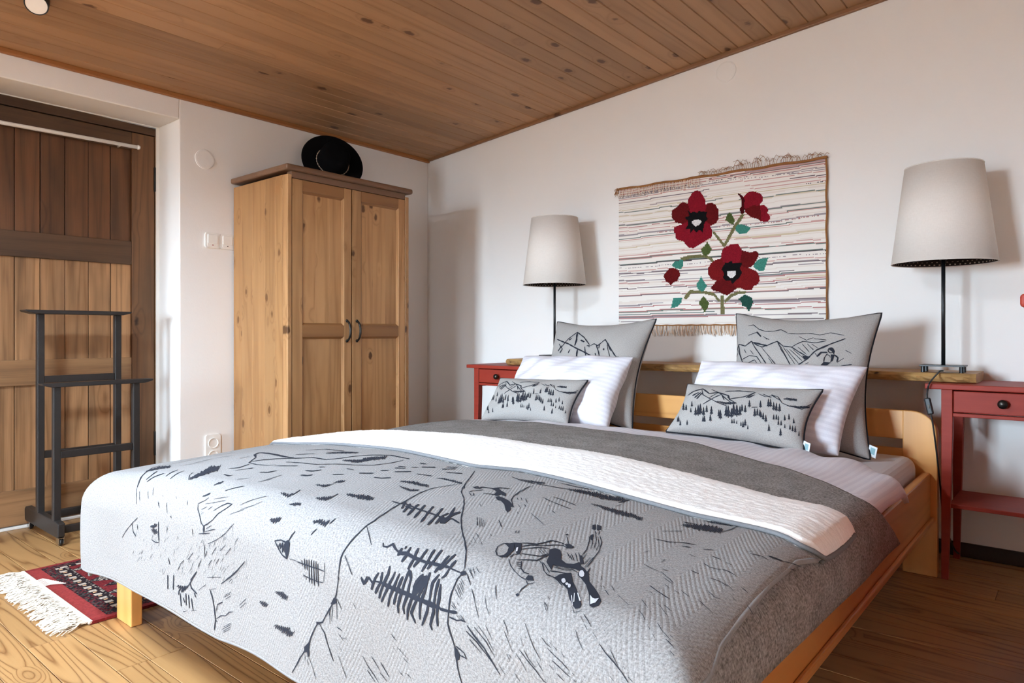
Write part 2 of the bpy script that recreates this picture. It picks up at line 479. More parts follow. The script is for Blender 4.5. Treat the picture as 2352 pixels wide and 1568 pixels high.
CUSH = {   # corners: bottom left, bottom right, top right, top left; thickness, edge curve, front share
 'bigL': ([1.447, -.64, .478], [2.015, -.62, .478], [2.019, -.40, .985], [1.451, -.42, .977], .20, .125),
 'bigR': ([2.432, -.64, .470], [2.995, -.62, .461], [2.992, -.42, .995], [2.429, -.44, 1.002], .20, .125),
 'whiteL': ([1.351, -.80, .487], [1.983, -.78, .487], [1.987, -.56, .806], [1.355, -.58, .797], .20, .055),
 'whiteR': ([2.291, -.78, .495], [2.924, -.76, .485], [2.983, -.60, .794], [2.350, -.62, .801], .20, .055),
 'smallL': ([1.341, -.90, .494], [1.858, -.90, .516], [1.867, -.76, .704], [1.363, -.78, .693], .15, .085),
 'smallR': ([2.329, -.90, .531], [2.848, -.90, .508], [2.878, -.78, .717], [2.373, -.80, .713], .15, .085),
}
def pillow_frame(key):
    bl, br, tr, tl, T, k = CUSH[key]
    bl, br, tr, tl = (np.array(p, float) for p in (bl, br, tr, tl))
    n = np.cross(br - bl, tl - bl); n /= np.linalg.norm(n)
    return bl, br, tr, tl, n, T, k
def pillow_pt(key, s, t, side=1, off=0.0):
    """s,t in 0..1 over the cushion face; side 1 faces the foot of the bed"""
    bl, br, tr, tl, n, T, k = pillow_frame(key)
    a = 2 * np.asarray(s, float) - 1; b = 2 * np.asarray(t, float) - 1
    a2 = a * (1 - k * (1 - b * b) ** 1.2); b2 = b * (1 - k * (1 - a * a) ** 1.2)
    S = ((a2 + 1) / 2)[..., None]; Tt = ((b2 + 1) / 2)[..., None]
    base = (1 - Tt) * ((1 - S) * bl + S * br) + Tt * ((1 - S) * tl + S * tr)
    e = np.clip((1 - a * a), 0, 1) * np.clip((1 - b * b), 0, 1)
    h = T / 2 * e ** .42
    seed = sum(ord(c) for c in key)
    wr = .35 * T / 2 * .12 * (np.sin(7 * a + 3 * b + seed) * np.sin(5 * b - 2 * a + seed * .7) + .6 * np.sin(13 * a - 9 * b + seed)) * e ** .3
    if key.startswith('white'):
        wr = wr * 2.6 + .0035 * np.sin(22 * a + 9 * b * b + seed) * np.sin(6 * b + 2) * e ** .35 * np.clip(a + .4, 0, 1)
    low = np.clip(-b, 0, 1) * .15 * h          # filling settles downwards
    return base + n * ((h + low + wr + off) * side)[..., None]
# ------------------------------------------------------------------ end GEO
# ------------------------------------------------------------------ room shell
def struct(o): return tag(o, kind='structure')

fl = struct(MB().box(-.3, XR, YF, 0, -.06, -.012).build('floor', M['base_dark']))
y = YF
edges = []
while y < 0:
    w = R.uniform(.078, .128); edges.append((y, min(y + w, 0))); y += w
for (a, b) in edges:
    x = -.25 - R.uniform(0, 1.2)
    while x < XR:
        ln = R.uniform(1.7, 3.2)
        x0, x1 = max(x, -.25), min(x + ln, XR)
        if x1 - x0 > .03:
            g = R.uniform(.0007, .0016)
            zz = R.uniform(-.0008, 0)
            bx('floor_plank', M['floor'], x0 + .0006, x1 - .0006, a + g, b - g, -.014, zz, fl, bevel=.0012, seg=1)
        x += ln

ce = MB()
for (xa, xb, ya, yb) in ((-.3, ROOF[0], YF, 0), (ROOF[1], XR, YF, 0), (ROOF[0], ROOF[1], ROOF[3], 0), (ROOF[0], ROOF[1], YF, ROOF[2])):
    ce.prism([(xa, ceil_z(xa) + .012), (xb, ceil_z(xb) + .012), (xb, ceil_z(xb) + .10), (xa, ceil_z(xa) + .10)], 1, ya, yb)
ce = struct(ce.build('ceiling', M['base_dark']))
sl = math.atan(.0837)
k = -1
while True:
    x0 = .006 + .0838 * k; k += 1
    if x0 > XR - .02: break
    if x0 < -.1: continue
    ys = [YF, 0] if R.random() < .55 else [YF, R.uniform(-3.6, -.9), 0]
    if x0 + .084 > ROOF[0] and x0 < ROOF[1]: ys = [YF, ROOF[2], None, ROOF[3], 0]
    for ya, yb in zip(ys, ys[1:]):
        if ya is None or yb is None: continue
        m = MB().prism([(.0034, .0), (.0804, .0), (.0838, .0045), (.0838, .012), (0, .012), (0, .0045)], 1, ya + .0006, yb - .0006)
        cx, cy = x0, (ya + yb) / 2
        m.v = [(p[0], p[1] - cy, p[2]) for p in m.v]
        o = m.build('ceiling_plank', M['ceiling'], ce)
        o.location = (cx, cy, ceil_z(cx) + R.uniform(-.0006, .0006)); o.rotation_euler.y = -sl

WT = .25
NY0, NY1, NZ = -1.747, -2.72, 2.036        # door niche
wl = MB()
for (y0, y1, z0, z1) in ((NY0, .0, 0, 2.2), (YF, NY1, 0, 2.2), (NY1, NY0, NZ, 2.2)):
    wl.box(-WT, 0, y0, y1, z0 - .01, z1)
wl.box(-WT - .12, -WT - .06, YF, 0, -.01, 2.2)
struct(wl.build('wall_left', M['wall'], bevel=.006, seg=3))
struct(MB().prism([(-.37, -.01), (XR + .1, -.01), (XR + .1, 2.7), (-.37, 2.25)], 1, 0, .12).build('wall_back', M['wall']))
wr = MB()
wr.box(XR, XR + .25, YF - .25, SIDE[0], -.01, 2.75).box(XR, XR + .25, SIDE[1], .12, -.01, 2.75).box(XR, XR + .25, SIDE[0], SIDE[1], -.01, SIDE[2]).box(XR, XR + .25, SIDE[0], SIDE[1], SIDE[3], 2.75)
struct(wr.build('wall_right', M['wall']))
wf = MB()
xs = [-.37] + [c for w in WINS for c in w[:2]] + [XR]
for i in range(0, len(xs), 2): wf.box(xs[i], xs[i + 1], YF - .25, YF, -.01, 2.75)
for w in WINS:
    wf.box(w[0], w[1], YF - .25, YF, -.01, w[2]); wf.box(w[0], w[1], YF - .25, YF, w[3], 2.75)
struct(wf.build('wall_front', M['wall']))
for i, (a, b, c, d) in enumerate(WINS):
    f = MB()
    yo, yi = YF - .17, YF - .11
    f.box(a, a + .06, yo, yi, c, d).box(b - .06, b, yo, yi, c, d).box(a + .06, b - .06, yo, yi, c, c + .06).box(a + .06, b - .06, yo, yi, d - .06, d)
    mid = (a + b) / 2
    f.box(mid - .035, mid + .035, yo, yi, c + .06, d - .06)
    wn = struct(f.build('window_%d' % (i + 1), M['white_paint'], bevel=.004))
    for (p, q) in ((a + .06, mid - .035), (mid + .035, b - .06)):
        MB().box(p, q, YF - .143, YF - .139, c + .06, d - .06).build('pane', M['glass'], wn)
    bx('sill', M['white_paint'], a - .04, b + .04, YF - .1, YF + .04, c - .035, c, wn)

a, b, c, d = SIDE
f = MB()
for (ya, yb, za, zb) in ((a, a + .06, c, d), (b - .06, b, c, d), (a + .06, b - .06, c, c + .06), (a + .06, b - .06, d - .06, d), ((a + b) / 2 - .035, (a + b) / 2 + .035, c + .06, d - .06)):
    f.box(XR + .11, XR + .17, ya, yb, za, zb)
wn = struct(f.build('window_2', M['white_paint'], bevel=.004))  # frame of the added side window
for (ya, yb) in ((a + .06, (a + b) / 2 - .035), ((a + b) / 2 + .035, b - .06)):
    MB().box(XR + .139, XR + .143, ya, yb, c + .06, d - .06).build('pane', M['glass'], wn)
bx('sill', M['white_paint'], XR - .04, XR + .1, a - .04, b + .04, c - .035, c, wn)

rw = MB()  # frame of the added roof window
for (xa, xb, ya, yb) in ((ROOF[0] - .05, ROOF[0] + .05, ROOF[2], ROOF[3]), (ROOF[1] - .05, ROOF[1] + .05, ROOF[2], ROOF[3]), (ROOF[0] - .05, ROOF[1] + .05, ROOF[2] - .05, ROOF[2] + .05), (ROOF[0] - .05, ROOF[1] + .05, ROOF[3] - .05, ROOF[3] + .05)):
    rw.prism([(xa, ceil_z(xa) - .012), (xb, ceil_z(xb) - .012), (xb, ceil_z(xb) + .115), (xa, ceil_z(xa) + .115)], 1, ya, yb)
rw = struct(rw.build('window_3', M['white_paint'], bevel=.004))
MB().prism([(ROOF[0] + .05, ceil_z(ROOF[0]) + .07), (ROOF[1] - .05, ceil_z(ROOF[1]) + .07), (ROOF[1] - .05, ceil_z(ROOF[1]) + .074), (ROOF[0] + .05, ceil_z(ROOF[0]) + .074)], 1, ROOF[2] + .05, ROOF[3] - .05).build('pane', M['glass'], rw)

# ceiling trims and baseboard
t1 = struct(MB().box(0, .022, YF, 0, 2.127, 2.153).build('trim_1', M['trim'], bevel=.006))
t2 = struct(MB().prism([(.022, ceil_z(.022) - .016), (XR, ceil_z(XR) - .024), (XR, ceil_z(XR) + .004), (.022, ceil_z(.022) + .004)], 1, -.02, 0).build('trim_2', M['trimx'], bevel=.004))
struct(MB().box(0, XR, -.014, 0, 0, .058).build('baseboard_back', M['base_dark'], bevel=.003))
struct(MB().box(0, .014, NY0 + .01, -.015, 0, .058).build('baseboard_left', M['base_dark'], bevel=.003))

# ------------------------------------------------------------------ old plank door in the niche
dr = struct(MB().box(-WT - .055, -WT - .035, NY1 + .03, NY0 - .035, .012, 2.02).build('door_1', M['door_v']))
DX = -WT
seams = [-2.70, -2.60, -2.497, -2.393, -2.290, -2.185, -2.082, -1.980, -1.881]
rails = [(.016, .18), (.670, .791), (1.278, 1.400), (1.884, 1.975)]
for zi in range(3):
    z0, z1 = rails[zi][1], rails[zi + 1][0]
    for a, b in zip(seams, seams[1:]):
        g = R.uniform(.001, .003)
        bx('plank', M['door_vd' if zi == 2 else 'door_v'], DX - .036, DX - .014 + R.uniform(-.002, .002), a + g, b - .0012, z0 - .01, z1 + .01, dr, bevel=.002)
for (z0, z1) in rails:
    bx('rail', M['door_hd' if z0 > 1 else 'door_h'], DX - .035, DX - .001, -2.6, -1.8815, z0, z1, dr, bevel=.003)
bx('stile', M['door_vm'], DX - .034, DX, -1.881, -1.768, .016, 1.975, dr, bevel=.003)
bx('stile', M['door_vm'], DX - .034, DX, -2.70, -2.601, .016, 1.975, dr, bevel=.003)
# worn lintel board above the leaf and the frame post beside it
prof = [(-2.71, 1.979), (-1.752, 1.979), (-1.752, 2.018), (-1.9, 2.019), (-2.05, 2.022), (-2.2, 2.024), (-2.30, 2.026), (-2.31, 2.033), (-2.4, 2.036), (-2.71, 2.036)]
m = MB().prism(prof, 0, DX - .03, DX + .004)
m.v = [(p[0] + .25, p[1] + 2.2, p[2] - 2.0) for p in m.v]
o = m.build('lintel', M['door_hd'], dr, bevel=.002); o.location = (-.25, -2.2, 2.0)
bx('frame_post', M['door_vm'], DX - .03, DX + .002, -1.766, -1.748, .0, 1.979, dr, bevel=.002)
for z in (.325, 1.745):
    h = bx('hinge', M['iron'], DX - .002, DX + .006, -1.772, -1.757, z - .065, z + .065, dr, bevel=.002)
    tag(h, 'dark iron hinge')
# plaster bead round the door and the pale threshold
tr3 = MB()
tr3.box(DX, DX + .012, NY0 - .016, NY0 + .002, 0, NZ - .012).box(DX, DX + .012, NY1, NY0, NZ - .014, NZ + .002)
struct(tr3.build('trim_3', M['white_paint'], bevel=.004))
struct(MB().box(DX - .03, DX + .012, NY1, NY0, .0, .013).build('trim_4', M['white_paint'], bevel=.003))

rod = thing('curtain_rod', (DX + .04, -2.3, 1.88), 'thin white curtain rod fixed across the top of the old door', 'curtain rod')
MB().tube([(DX + .045, -2.66, 1.878), (DX + .045, -1.873, 1.890)], .0095, 12).build('rod', M['white_paint'], rod, smooth=True)
MB().lathe([(0, -.01), (.009, -.007), (.0125, 0), (.009, .008), (0, .011)], 12, Matrix.Translation((DX + .045, -1.868, 1.890)) @ Matrix.Rotation(-pi / 2, 4, 'X')).build('finial', M['white_paint'], rod, smooth=True)
for yy in (-2.55, -1.95):
    MB().tube([(DX - .002, yy, 1.884), (DX + .045, yy, 1.884)], .004, 8).build('bracket', M['white_paint'], rod, smooth=True)

# ------------------------------------------------------------------ wall fittings
def disc_cap(label, T):
    m = MB().lathe([(0, .0), (.052, .0), (.052, .003), (.049, .0045), (.047, .004), (.045, .005), (0, .006)], 40, T, caps=False)
    return tag(m.build('blanking_cap', M['wall'], smooth=False), label, 'wall cap', 'round blank covers on the walls')
disc_cap('round white blank cover on the wall between the door and the wardrobe', Matrix.Translation((0, -1.615, 1.843)) @ Matrix.Rotation(pi / 2, 4, 'Y'))
disc_cap('round white blank cover high on the wall above the tapestry', Matrix.Translation((2.199, 0, 2.242)) @ Matrix.Rotation(pi / 2, 4, 'X'))
def rrect(w, h, r, n=5):
    pts = []
    for (cx, cy, a0) in ((w / 2 - r, h / 2 - r, 0), (-w / 2 + r, h / 2 - r, pi / 2), (-w / 2 + r, -h / 2 + r, pi), (w / 2 - r, -h / 2 + r, 1.5 * pi)):
        for i in range(n): 
            a = a0 + pi / 2 * i / (n - 1); pts.append((cx + r * math.cos(a), cy + r * math.sin(a)))
    return pts
def switch(y, dot, label):
    s = thing('light_switch', (0, y, 1.415), label, 'light switch', 'white rocker switches beside the wardrobe')
    def pr(name, pts, a, b, mat, par, dz=0): return MB().prism([(p[0] + y, p[1] + 1.415 + dz) for p in pts], 0, a, b).build(name, mat, par, bevel=.0015)
    pr('plate', rrect(.082, .082, .012), 0, .009, M['white_plastic'], s)
    pr('rocker', rrect(.054, .048, .006), .008, .0135, M['white_plastic'], s, .007)
    pr('bezel', rrect(.06, .066, .006), .008, .0105, M['white_plastic'], s)
    pr('indicator', rrect(.007, .005, .002), .0100, .0114, dot, s, -.025)
switch(-1.575, M['red_dot'], 'white light switch with red dot on the wall left of the wardrobe')
switch(-1.492, M['dark_dot'], 'white light switch half hidden behind the wardrobe edge')
so = thing('wall_socket', (0, -1.572, .30), 'white double wall socket low beside the wardrobe above the bed cover', 'socket')
MB().prism([(p[0] - 1.572, p[1] + .295) for p in rrect(.085, .16, .012)], 0, 0, .010).build('plate', M['white_plastic'], so, bevel=.002)
for dz in (.034, -.034):
    z = .295 + dz
    T = Matrix.Translation((.0, -1.572, z)) @ Matrix.Rotation(pi / 2, 4, 'Y')
    w = MB().lathe([(.028, .010), (.028, .014), (.025, .014), (.021, .007), (0, .007)], 28, T, caps=False).build('outlet', M['white_plastic'], so)
    for dy in (-.0095, .0095):
        MB().lathe([(0, .0075), (.0028, .0075), (.0028, .0085), (0, .0086)], 10, Matrix.Translation((0, -1.572 + dy, z)) @ Matrix.Rotation(pi / 2, 4, 'Y')).build('pin_hole', M['dark_dot'], w)

# ceiling spot, top left
sp = thing('ceiling_spot', (.54, -2.52, ceil_z(.54)), 'small black ceiling spotlight with white round face', 'ceiling light')
ax = Vector((.62, -.28, -.73)).normalized()
T = Matrix.Translation((.565, -2.53, 2.155)) @ ax.to_track_quat('Z', 'Y').to_matrix().to_4x4()
MB().lathe([(.0, -.055), (.036, -.05), (.039, -.045), (.040, .0), (.037, .003), (.036, -.002)], 36, T, caps=False).build('housing', M['black_metal'], sp, smooth=True)
MB().lathe([(0, .001), (.0355, .0005), (.0355, -.003), (0, -.003)], 36, T).build('lens', M['lens'], sp)
MB().tube([(.54, -2.52, 2.205), (.552, -2.525, 2.17)], .008, 10).build('stem', M['black_metal'], sp, smooth=True)
MB().lathe([(0, 0), (.04, 0), (.04, .014), (0, .016)], 30, Matrix.Translation((.535, -2.52, ceil_z(.535) - .0155))).build('rose', M['black_metal'], sp)

# ------------------------------------------------------------------ wardrobe
wd = thing('wardrobe', (.28, -1.06, 0), 'tall knotty pine two-door wardrobe with dark cornice in the corner', 'wardrobe')
X1, Ya, Yb, ZT = .545, -1.459, -.662, 1.715
for i, (a, b) in enumerate(((.012, .1), (.1, .21), (.21, .33), (.33, .43), (.43, .4995))):   # glued side boards
    bx('side_board', M['ward_s'], a, b, Ya, Ya + .02, .0, ZT, wd, bevel=.0008, seg=1)
bx('side_panel', M['ward_s'], .012, .528, Yb - .02, Yb, 0, ZT, wd)
bx('front_post', M['ward_v'], .5, X1, Ya, Ya + .024, .0, ZT, wd, bevel=.003)
bx('front_post', M['ward_v'], .5, X1, Yb - .024, Yb, .0, ZT, wd, bevel=.003)
bx('back_panel', M['ward_v'], .008, .016, Ya + .02, Yb - .02, .08, ZT, wd)
bx('plinth', M['ward_h'], .49, .53, Ya + .024, Yb - .024, 0, .09, wd)
bx('shelf', M['ward_h'], .016, .5, Ya + .02, Yb - .02, .09, .11, wd)
bx('top_rail', M['ward_top'], .5, X1 - .004, Ya + .024, Yb - .024, 1.70, 1.733, wd)
cn = MB().box(.006, X1 + .02, Ya - .018, Yb + .018, 1.733, 1.763)
cn.v = [(p[0] - .28, p[1] + 1.06, p[2] - 1.75) for p in cn.v]
o = cn.build('cornice', M['ward_top'], wd, bevel=.011, seg=4); o.location = (.28, -1.06, 1.75)
def wdoor(y0, y1, hy, lab):
    # stiles, rails and raised panels of one door
    d = bx('door', M['ward_v'], .505, .522, y0, y1, .095, 1.697, wd, bevel=0)
    so_, si = (.052, .045)
    fx = X1 - .002
    lo_, hi_ = y0 + (.052 if hy == y1 else .06), y1 - (.056 if hy == y1 else .05)
    bx('stile', M['ward_v'], .52, fx, y0 + .0015, lo_, .095, 1.697, d, bevel=.002)
    bx('stile', M['ward_v'], .52, fx, hi_, y1 - .0015, .095, 1.697, d, bevel=.002)
    for (a, b) in ((.095, .19), (.898, .96), (1.64, 1.697)):
        bx('rail', M['ward_h'], .52, fx, lo_ + .0004, hi_ - .0004, a, b, d, bevel=.002)
    for (a, b) in ((.19, .898), (.96, 1.64)):
        n = 3; w = (hi_ - lo_) / n
        for i in range(n):
            bx('panel_board', M['ward_v'], .515, fx - .011, lo_ + i * w, lo_ + (i + 1) * w, a, b, d, bevel=.0006, seg=1)
        for (p0, p1, q0, q1) in ((lo_, lo_ + .011, a, b), (hi_ - .011, hi_, a, b)):
            m = MB().prism([(fx - .004, p0 if p0 == lo_ else p1), (fx - .011, (p1 if p0 == lo_ else p0)), (fx - .02, p0 if p0 == lo_ else p1)], 2, q0, q1)
            m.v = [(p[0] - fx, p[1] - p0, p[2] - q0) for p in m.v]
            o = m.build('moulding', M['ward_v'], d); o.location = (fx, p0, q0)
        for (zz, s) in ((a, 1), (b, -1)):
            m = MB().prism([(fx - .004, zz), (fx - .011, zz + s * .011), (fx - .02, zz)], 1, lo_ + .004, hi_ - .004)
            # prism axis 1: pts are (x, z)
            c = (fx, (lo_ + hi_) / 2, zz)
            m.v = [(p[0] - c[0], p[1] - c[1], p[2] - c[2]) for p in m.v]
            o = m.build('moulding', M['ward_h'], d); o.location = c
    hm = MB(); zc = .93; hx = fx
    pts = [(hx + .004, hy, zc + .052), (hx + .012, hy, zc + .050), (hx + .024, hy, zc + .036), (hx + .031, hy, zc + .014), (hx + .031, hy, zc - .014), (hx + .024, hy, zc - .036), (hx + .012, hy, zc - .050), (hx + .004, hy, zc - .052)]
    hm.tube(pts, .0055, 10, lambda t: .8 + .35 * math.sin(pi * t))
    for zz in (zc + .054, zc - .054):
        hm.lathe([(0, .0), (.009, .0), (.008, .004), (0, .007)], 14, Matrix.Translation((hx - .001, hy, zz)) @ Matrix.Rotation(pi / 2, 4, 'Y'))
    h = hm.build('handle', M['iron'], d, smooth=True)
    tag(h, 'curved dark iron pull handle')
wdoor(Ya + .026, -1.069, -1.1, 'l')
wdoor(-1.065, Yb - .026, -1.034, 'r')

# hat leaning on the wall above the wardrobe
ht = thing('hat', (.2, -.93, 1.763), 'black wide-brimmed felt hat with beaded band on top of the wardrobe', 'hat')
nrm = Vector((.86, -.30, .36)).normalized()
HT = Matrix.Translation((.135, -.905, 1.938)) @ nrm.to_track_quat('Z', 'Y').to_matrix().to_4x4()
brim = MB().lathe([(.094, .0), (.12, .004), (.15, .008), (.175, .012), (.184, .013), (.1845, .010), (.175, .008), (.15, .004), (.12, .0), (.093, -.003)], 56, HT, caps=False)
brim.build('brim', M['felt'], ht, smooth=True)
MB().lathe([(.095, -.002), (.094, .012), (.091, .05), (.086, .088), (.074, .100), (.045, .102), (0, .096)], 56, HT, caps=False).build('crown', M['felt'], ht, smooth=True)
bd = MB()
for i in range(64):
    a = 2 * pi * i / 64
    r = .0042 * (1 if i % 2 else .75)
    bd.lathe([(0, -r), (r * .8, -r * .6), (r, 0), (r * .8, r * .6), (0, r)], 6, HT @ Matrix.Translation((.0965 * math.cos(a), .0965 * math.sin(a), .012)))
bd.build('hat_band', M['bead'], ht, smooth=True)

# ------------------------------------------------------------------ valet stand
vl = thing('valet_stand', (.0, -2.18, 0), 'black wooden valet stand on casters in front of the old door', 'valet stand')
YL, YRr = -2.343, -2.018
for yy in (YL, YRr):
    pts = [(-.248, .045), (-.24, .035), (.20, .035), (.215, .04), (.218, .098), (.19, .103), (-.235, .103), (-.25, .09)]
    m = MB().prism([(p[0], p[1]) for p in pts], 1, yy - .014, yy + .014)
    o = m.build('runner', M['black_wood'], vl, bevel=.004)
    for xx in (-.205, .198):
        cs = MB().lathe([(0, -.006), (.016, -.006), (.0185, -.004), (.0185, .004), (.016, .006), (0, .006)], 22, Matrix.Translation((xx, yy, .0185)) @ Matrix.Rotation(pi / 2, 4, 'X'))
        w = cs.build('caster', M['black_metal'], vl, smooth=False)
        MB().box(xx - .017, xx + .017, yy - .011, yy - .008, .010, .035).box(xx - .017, xx + .017, yy + .008, yy + .011, .010, .035).box(xx - .017, xx + .017, yy - .011, yy + .011, .033, .037).build('caster_fork', M['chrome'], w, bevel=.001)
    bx('rear_post', M['black_wood'], -.085, -.055, yy - .0145, yy + .0145, .10, 1.006, vl, bevel=.003)
    bx('front_post', M['black_wood'], .135, .163, yy - .0145, yy + .0145, .10, .683, vl, bevel=.003)
def bar(name, x0, x1, z0, z1, y0=YL + .0145, y1=YRr - .0145): return bx(name, M['black_wood'], x0, x1, y0, y1, z0, z1, vl, bevel=.003)
bar('crossbar', -.082, -.060, .690, .722); bar('crossbar', -.082, -.060, .345, .378)
bar('crossbar', .138, .160, .370, .402); bar('crossbar', -.082, -.060, .062, .098); bar('crossbar', .150, .170, .042, .075)
for (name, x0, x1, z, ya, yb) in (('hanger_bar', -.118, -.022, 1.006, -2.412, -1.965), ('trouser_bar', .118, .178, .683, -2.405, -1.945)):
    m = MB().prism([(ya, z + .018), (ya + .006, z + .009), (ya + .04, z), (yb - .04, z), (yb - .006, z + .009), (yb, z + .018)], 0, x0, x1)
    m.build(name, M['black_wood'], vl, bevel=.003)
# ------------------------------------------------------------------ bed frame
bed = thing('double_bed', (2.18, -1.4, 0), 'pine double bed frame with slatted headboard and plank legs', 'bed')
def post(x0, x1, rside, zt, y0, y1, name):
    r = .085
    pts = [(x0, 0), (x1, 0)]
    if rside > 0:
        pts += [(x1, zt - r)] + [(x1 - r + r * math.cos(a), zt - r + r * math.sin(a)) for a in (pi / 2 * i / 8 for i in range(1, 9))] + [(x0, zt)]
    elif rside < 0:
        pts += [(x1, zt), (x0 + r, zt)] + [(x0 + r - r * math.sin(a), zt - r + r * math.cos(a)) for a in (pi / 2 * i / 8 for i in range(1, 9))]
    else: pts += [(x1, zt), (x0, zt)]
    c = ((x0 + x1) / 2, (y0 + y1) / 2, 0)
    m = MB().prism(pts, 1, y0, y1); m.v = [(p[0] - c[0], p[1] - c[1], p[2]) for p in m.v]
    o = m.build(name, M['bed_v'], bed, bevel=.004, seg=3); o.location = c
    return o
post(3.052, 3.168, 1, .621, -.36, -.325, 'head_post')
post(1.2, 1.316, -1, .621, -.36, -.325, 'head_post')
post(1.2, 1.312, 0, .40, -2.482, -2.447, 'foot_leg')
post(3.056, 3.168, 0, .40, -2.482, -2.447, 'foot_leg')
for (a, b) in ((.509, .620), (.365, .472), (.22, .327)):
    bx('headboard_rail', M['bed_x'], 1.314, 3.054, -.353, -.332, a, b, bed, bevel=.003)
for (x0, x1) in ((3.118, 3.146), (1.222, 1.25)):
    bx('side_rail', M['bed_y'], x0, x1, -2.447, -.36, .212, .392, bed, bevel=.006)
bx('bottom_batten', M['bed_y'], 3.146, 3.158, -2.447, -.36, .205, .226, bed, bevel=.004)
bx('foot_rail', M['bed_x'], 1.31, 3.058, -2.478, -2.452, .212, .392, bed, bevel=.004)
for i in range(8):
    yy = -.5 - i * .26
    bx('slat', M['bed_x'], 1.25, 3.118, yy - .04, yy + .04, .228, .246, bed)

# mattress
def rbox(name, mat, x0, x1, y0, y1, z0, z1, r, **kw):
    m = MB().box(x0, x1, y0, y1, z0, z1)
    c = ((x0 + x1) / 2, (y0 + y1) / 2, (z0 + z1) / 2)
    m.v = [(p[0] - c[0], p[1] - c[1], p[2] - c[2]) for p in m.v]
    o = m.build(name, mat, bevel=r, seg=5, **kw); o.location = c
    return o
mt = rbox('mattress', M['sheet'], 1.27, 3.104, -2.43, -.366, .247, .452, .045)
tag(mt, 'thick mattress in a pale fitted sheet under the bedding', 'mattress')

# ------------------------------------------------------------------ covers, draped from fabric coordinates
def sheet_mesh(name, mat, us, vfun0, vfun1, nv, off, parent=None, thick=.006, noise=0, extra=None, squeeze=1.0):
    P = []; UV = []
    for u in us:
        v0, v1 = float(vfun0(u)), float(vfun1(u))
        vv = np.linspace(v0, v1, nv)
        q = drape(u * np.interp(vv, [.98, 1.12], [1, squeeze]), vv, off)
        if extra is not None: q = extra(u, vv, q)
        P.append(q); UV.append(np.stack([np.full(nv, u) + 2, vv], -1))
    o = MB().grid(P, UV).build(name, mat, parent, smooth=True)
    s = o.modifiers.new('thickness', 'SOLIDIFY'); s.thickness = thick; s.offset = 0
    return o
def wobble(amp, seed, f=7.0):
    def fn(u, vv, q):
        q = q.copy()
        q[:, 2] += amp * (np.sin(f * u + 2.1 * f * vv * .5 + seed) * np.sin(f * .8 * vv - .6 * f * u + seed * 1.7)
                          + .5 * np.sin(2.3 * f * u + seed) * np.sin(1.9 * f * vv + f * u))
        return q
    return fn
us = np.linspace(-1.10, 1.06, 150)
# white duvet: head edge, right corner hanging over the mattress edge
DUV0 = vedge([(-1.2, .45), (-.8, .42), (.0, .40), (.6, .40), (.9, .468), (1.06, .61)])
def duvet_extra(u, vv, q):
    q = wobble(.004, 1.0, 9)(u, vv, q)
    k = np.clip((.95 - vv) / .5, 0, 1)
    q[:, 2] += .008 * np.sin(u * 34 + vv * 7) * k * np.clip((u - .2) / .5, .15, 1)    # folds near the right corner
    q[:, 2] -= .035 * np.clip(1 - (vv - float(DUV0(u))) / .1, 0, 1) ** 2            # the edge sinks onto the mattress
    return q
dv = sheet_mesh('duvet', M['white_cotton'], us, DUV0, lambda u: 2.06, 130, -.012, thick=.014, extra=duvet_extra, squeeze=.86)
tag(dv, 'white striped cotton duvet showing below the cushions', 'duvet')
# dark grey blanket
BLK0 = vedge([(-1.25, .62), (-.98, .66), (-.38, .65), (.1, .70), (.43, .77), (.76, .90), (.90, .975), (1.0, 1.05), (1.08, 1.0), (1.17, .835)])
BHEM = vedge([(.6, 1.172), (.835, 1.169), (1.39, 1.153), (1.67, 1.143), (1.88, 1.128), (2.2, 1.11)])
P = []; UV = []
for i in range(150):
    ug = -1.2 + i / 149 * 2.37
    v = np.linspace(float(BLK0(ug)), 2.1, 120)
    u_ = -1.2 + i / 149 * (1.2 + BHEM(v))
    P.append(wobble(.0025, 2.2, 9)(u_, v, drape(u_, v, .004))); UV.append(np.stack([u_ + 2, v], -1))
bl = MB().grid(P, UV).build('blanket', M['blanket'], None, smooth=True)
s = bl.modifiers.new('thickness', 'SOLIDIFY'); s.thickness = .007; s.offset = 0
tag(bl, 'dark grey wool blanket hanging over the right side of the bed', 'blanket')
# printed quilt
FOLD = vedge([(-1.2, 1.42), (-.98, 1.38), (-.83, 1.29), (-.37, 1.26), (.03, 1.255), (.378, 1.28), (.656, 1.295), (.89, 1.325), (1.02, 1.29), (1.2, 1.28)])
QR = vedge([(1.25, 1.02), (1.53, 1.046), (1.64, 1.024), (1.78, 1.023), (1.93, 1.03), (2.01, 1.035), (2.07, 1.05), (2.4, 1.075)])     # right edge as a function of v
_qh = vedge([(-1.33, 2.365), (-.99, 2.378), (-.76, 2.394), (-.56, 2.403), (-.14, 2.43), (.22, 2.418), (1.05, 2.40)])
QHEM = lambda u: float(_qh(u))
def quilt_pt(u, v, l=0.0):
    q = drape(u, v, .016 + l)
    q[..., 2] += .0012 * np.sin(np.asarray(u) * 21 + np.asarray(v) * 5) * np.sin(np.asarray(v) * 17 - np.asarray(u) * 6)
    return q
nq = 260
P = []; UV = []
NV = 240
for i in range(nq):
    t = i / (nq - 1)
    v0 = None
    vs_ = np.linspace(0, 1, NV)
    # left edge at u=-1.33 (hanging), right edge follows QR
    u_guess = -1.33 + t * (1.33 + 1.04)
    v = FOLD(u_guess) + vs_ * (QHEM(u_guess) - FOLD(u_guess))
    uu = -1.33 + t * (1.33 + QR(v))
    P.append(quilt_pt(uu, v)); UV.append(np.stack([uu + 2, v], -1))
ql = MB().grid(P, UV).build('printed_quilt', M['quilt'], None, smooth=True)
s = ql.modifiers.new('thickness', 'SOLIDIFY'); s.thickness = .009; s.offset = 0
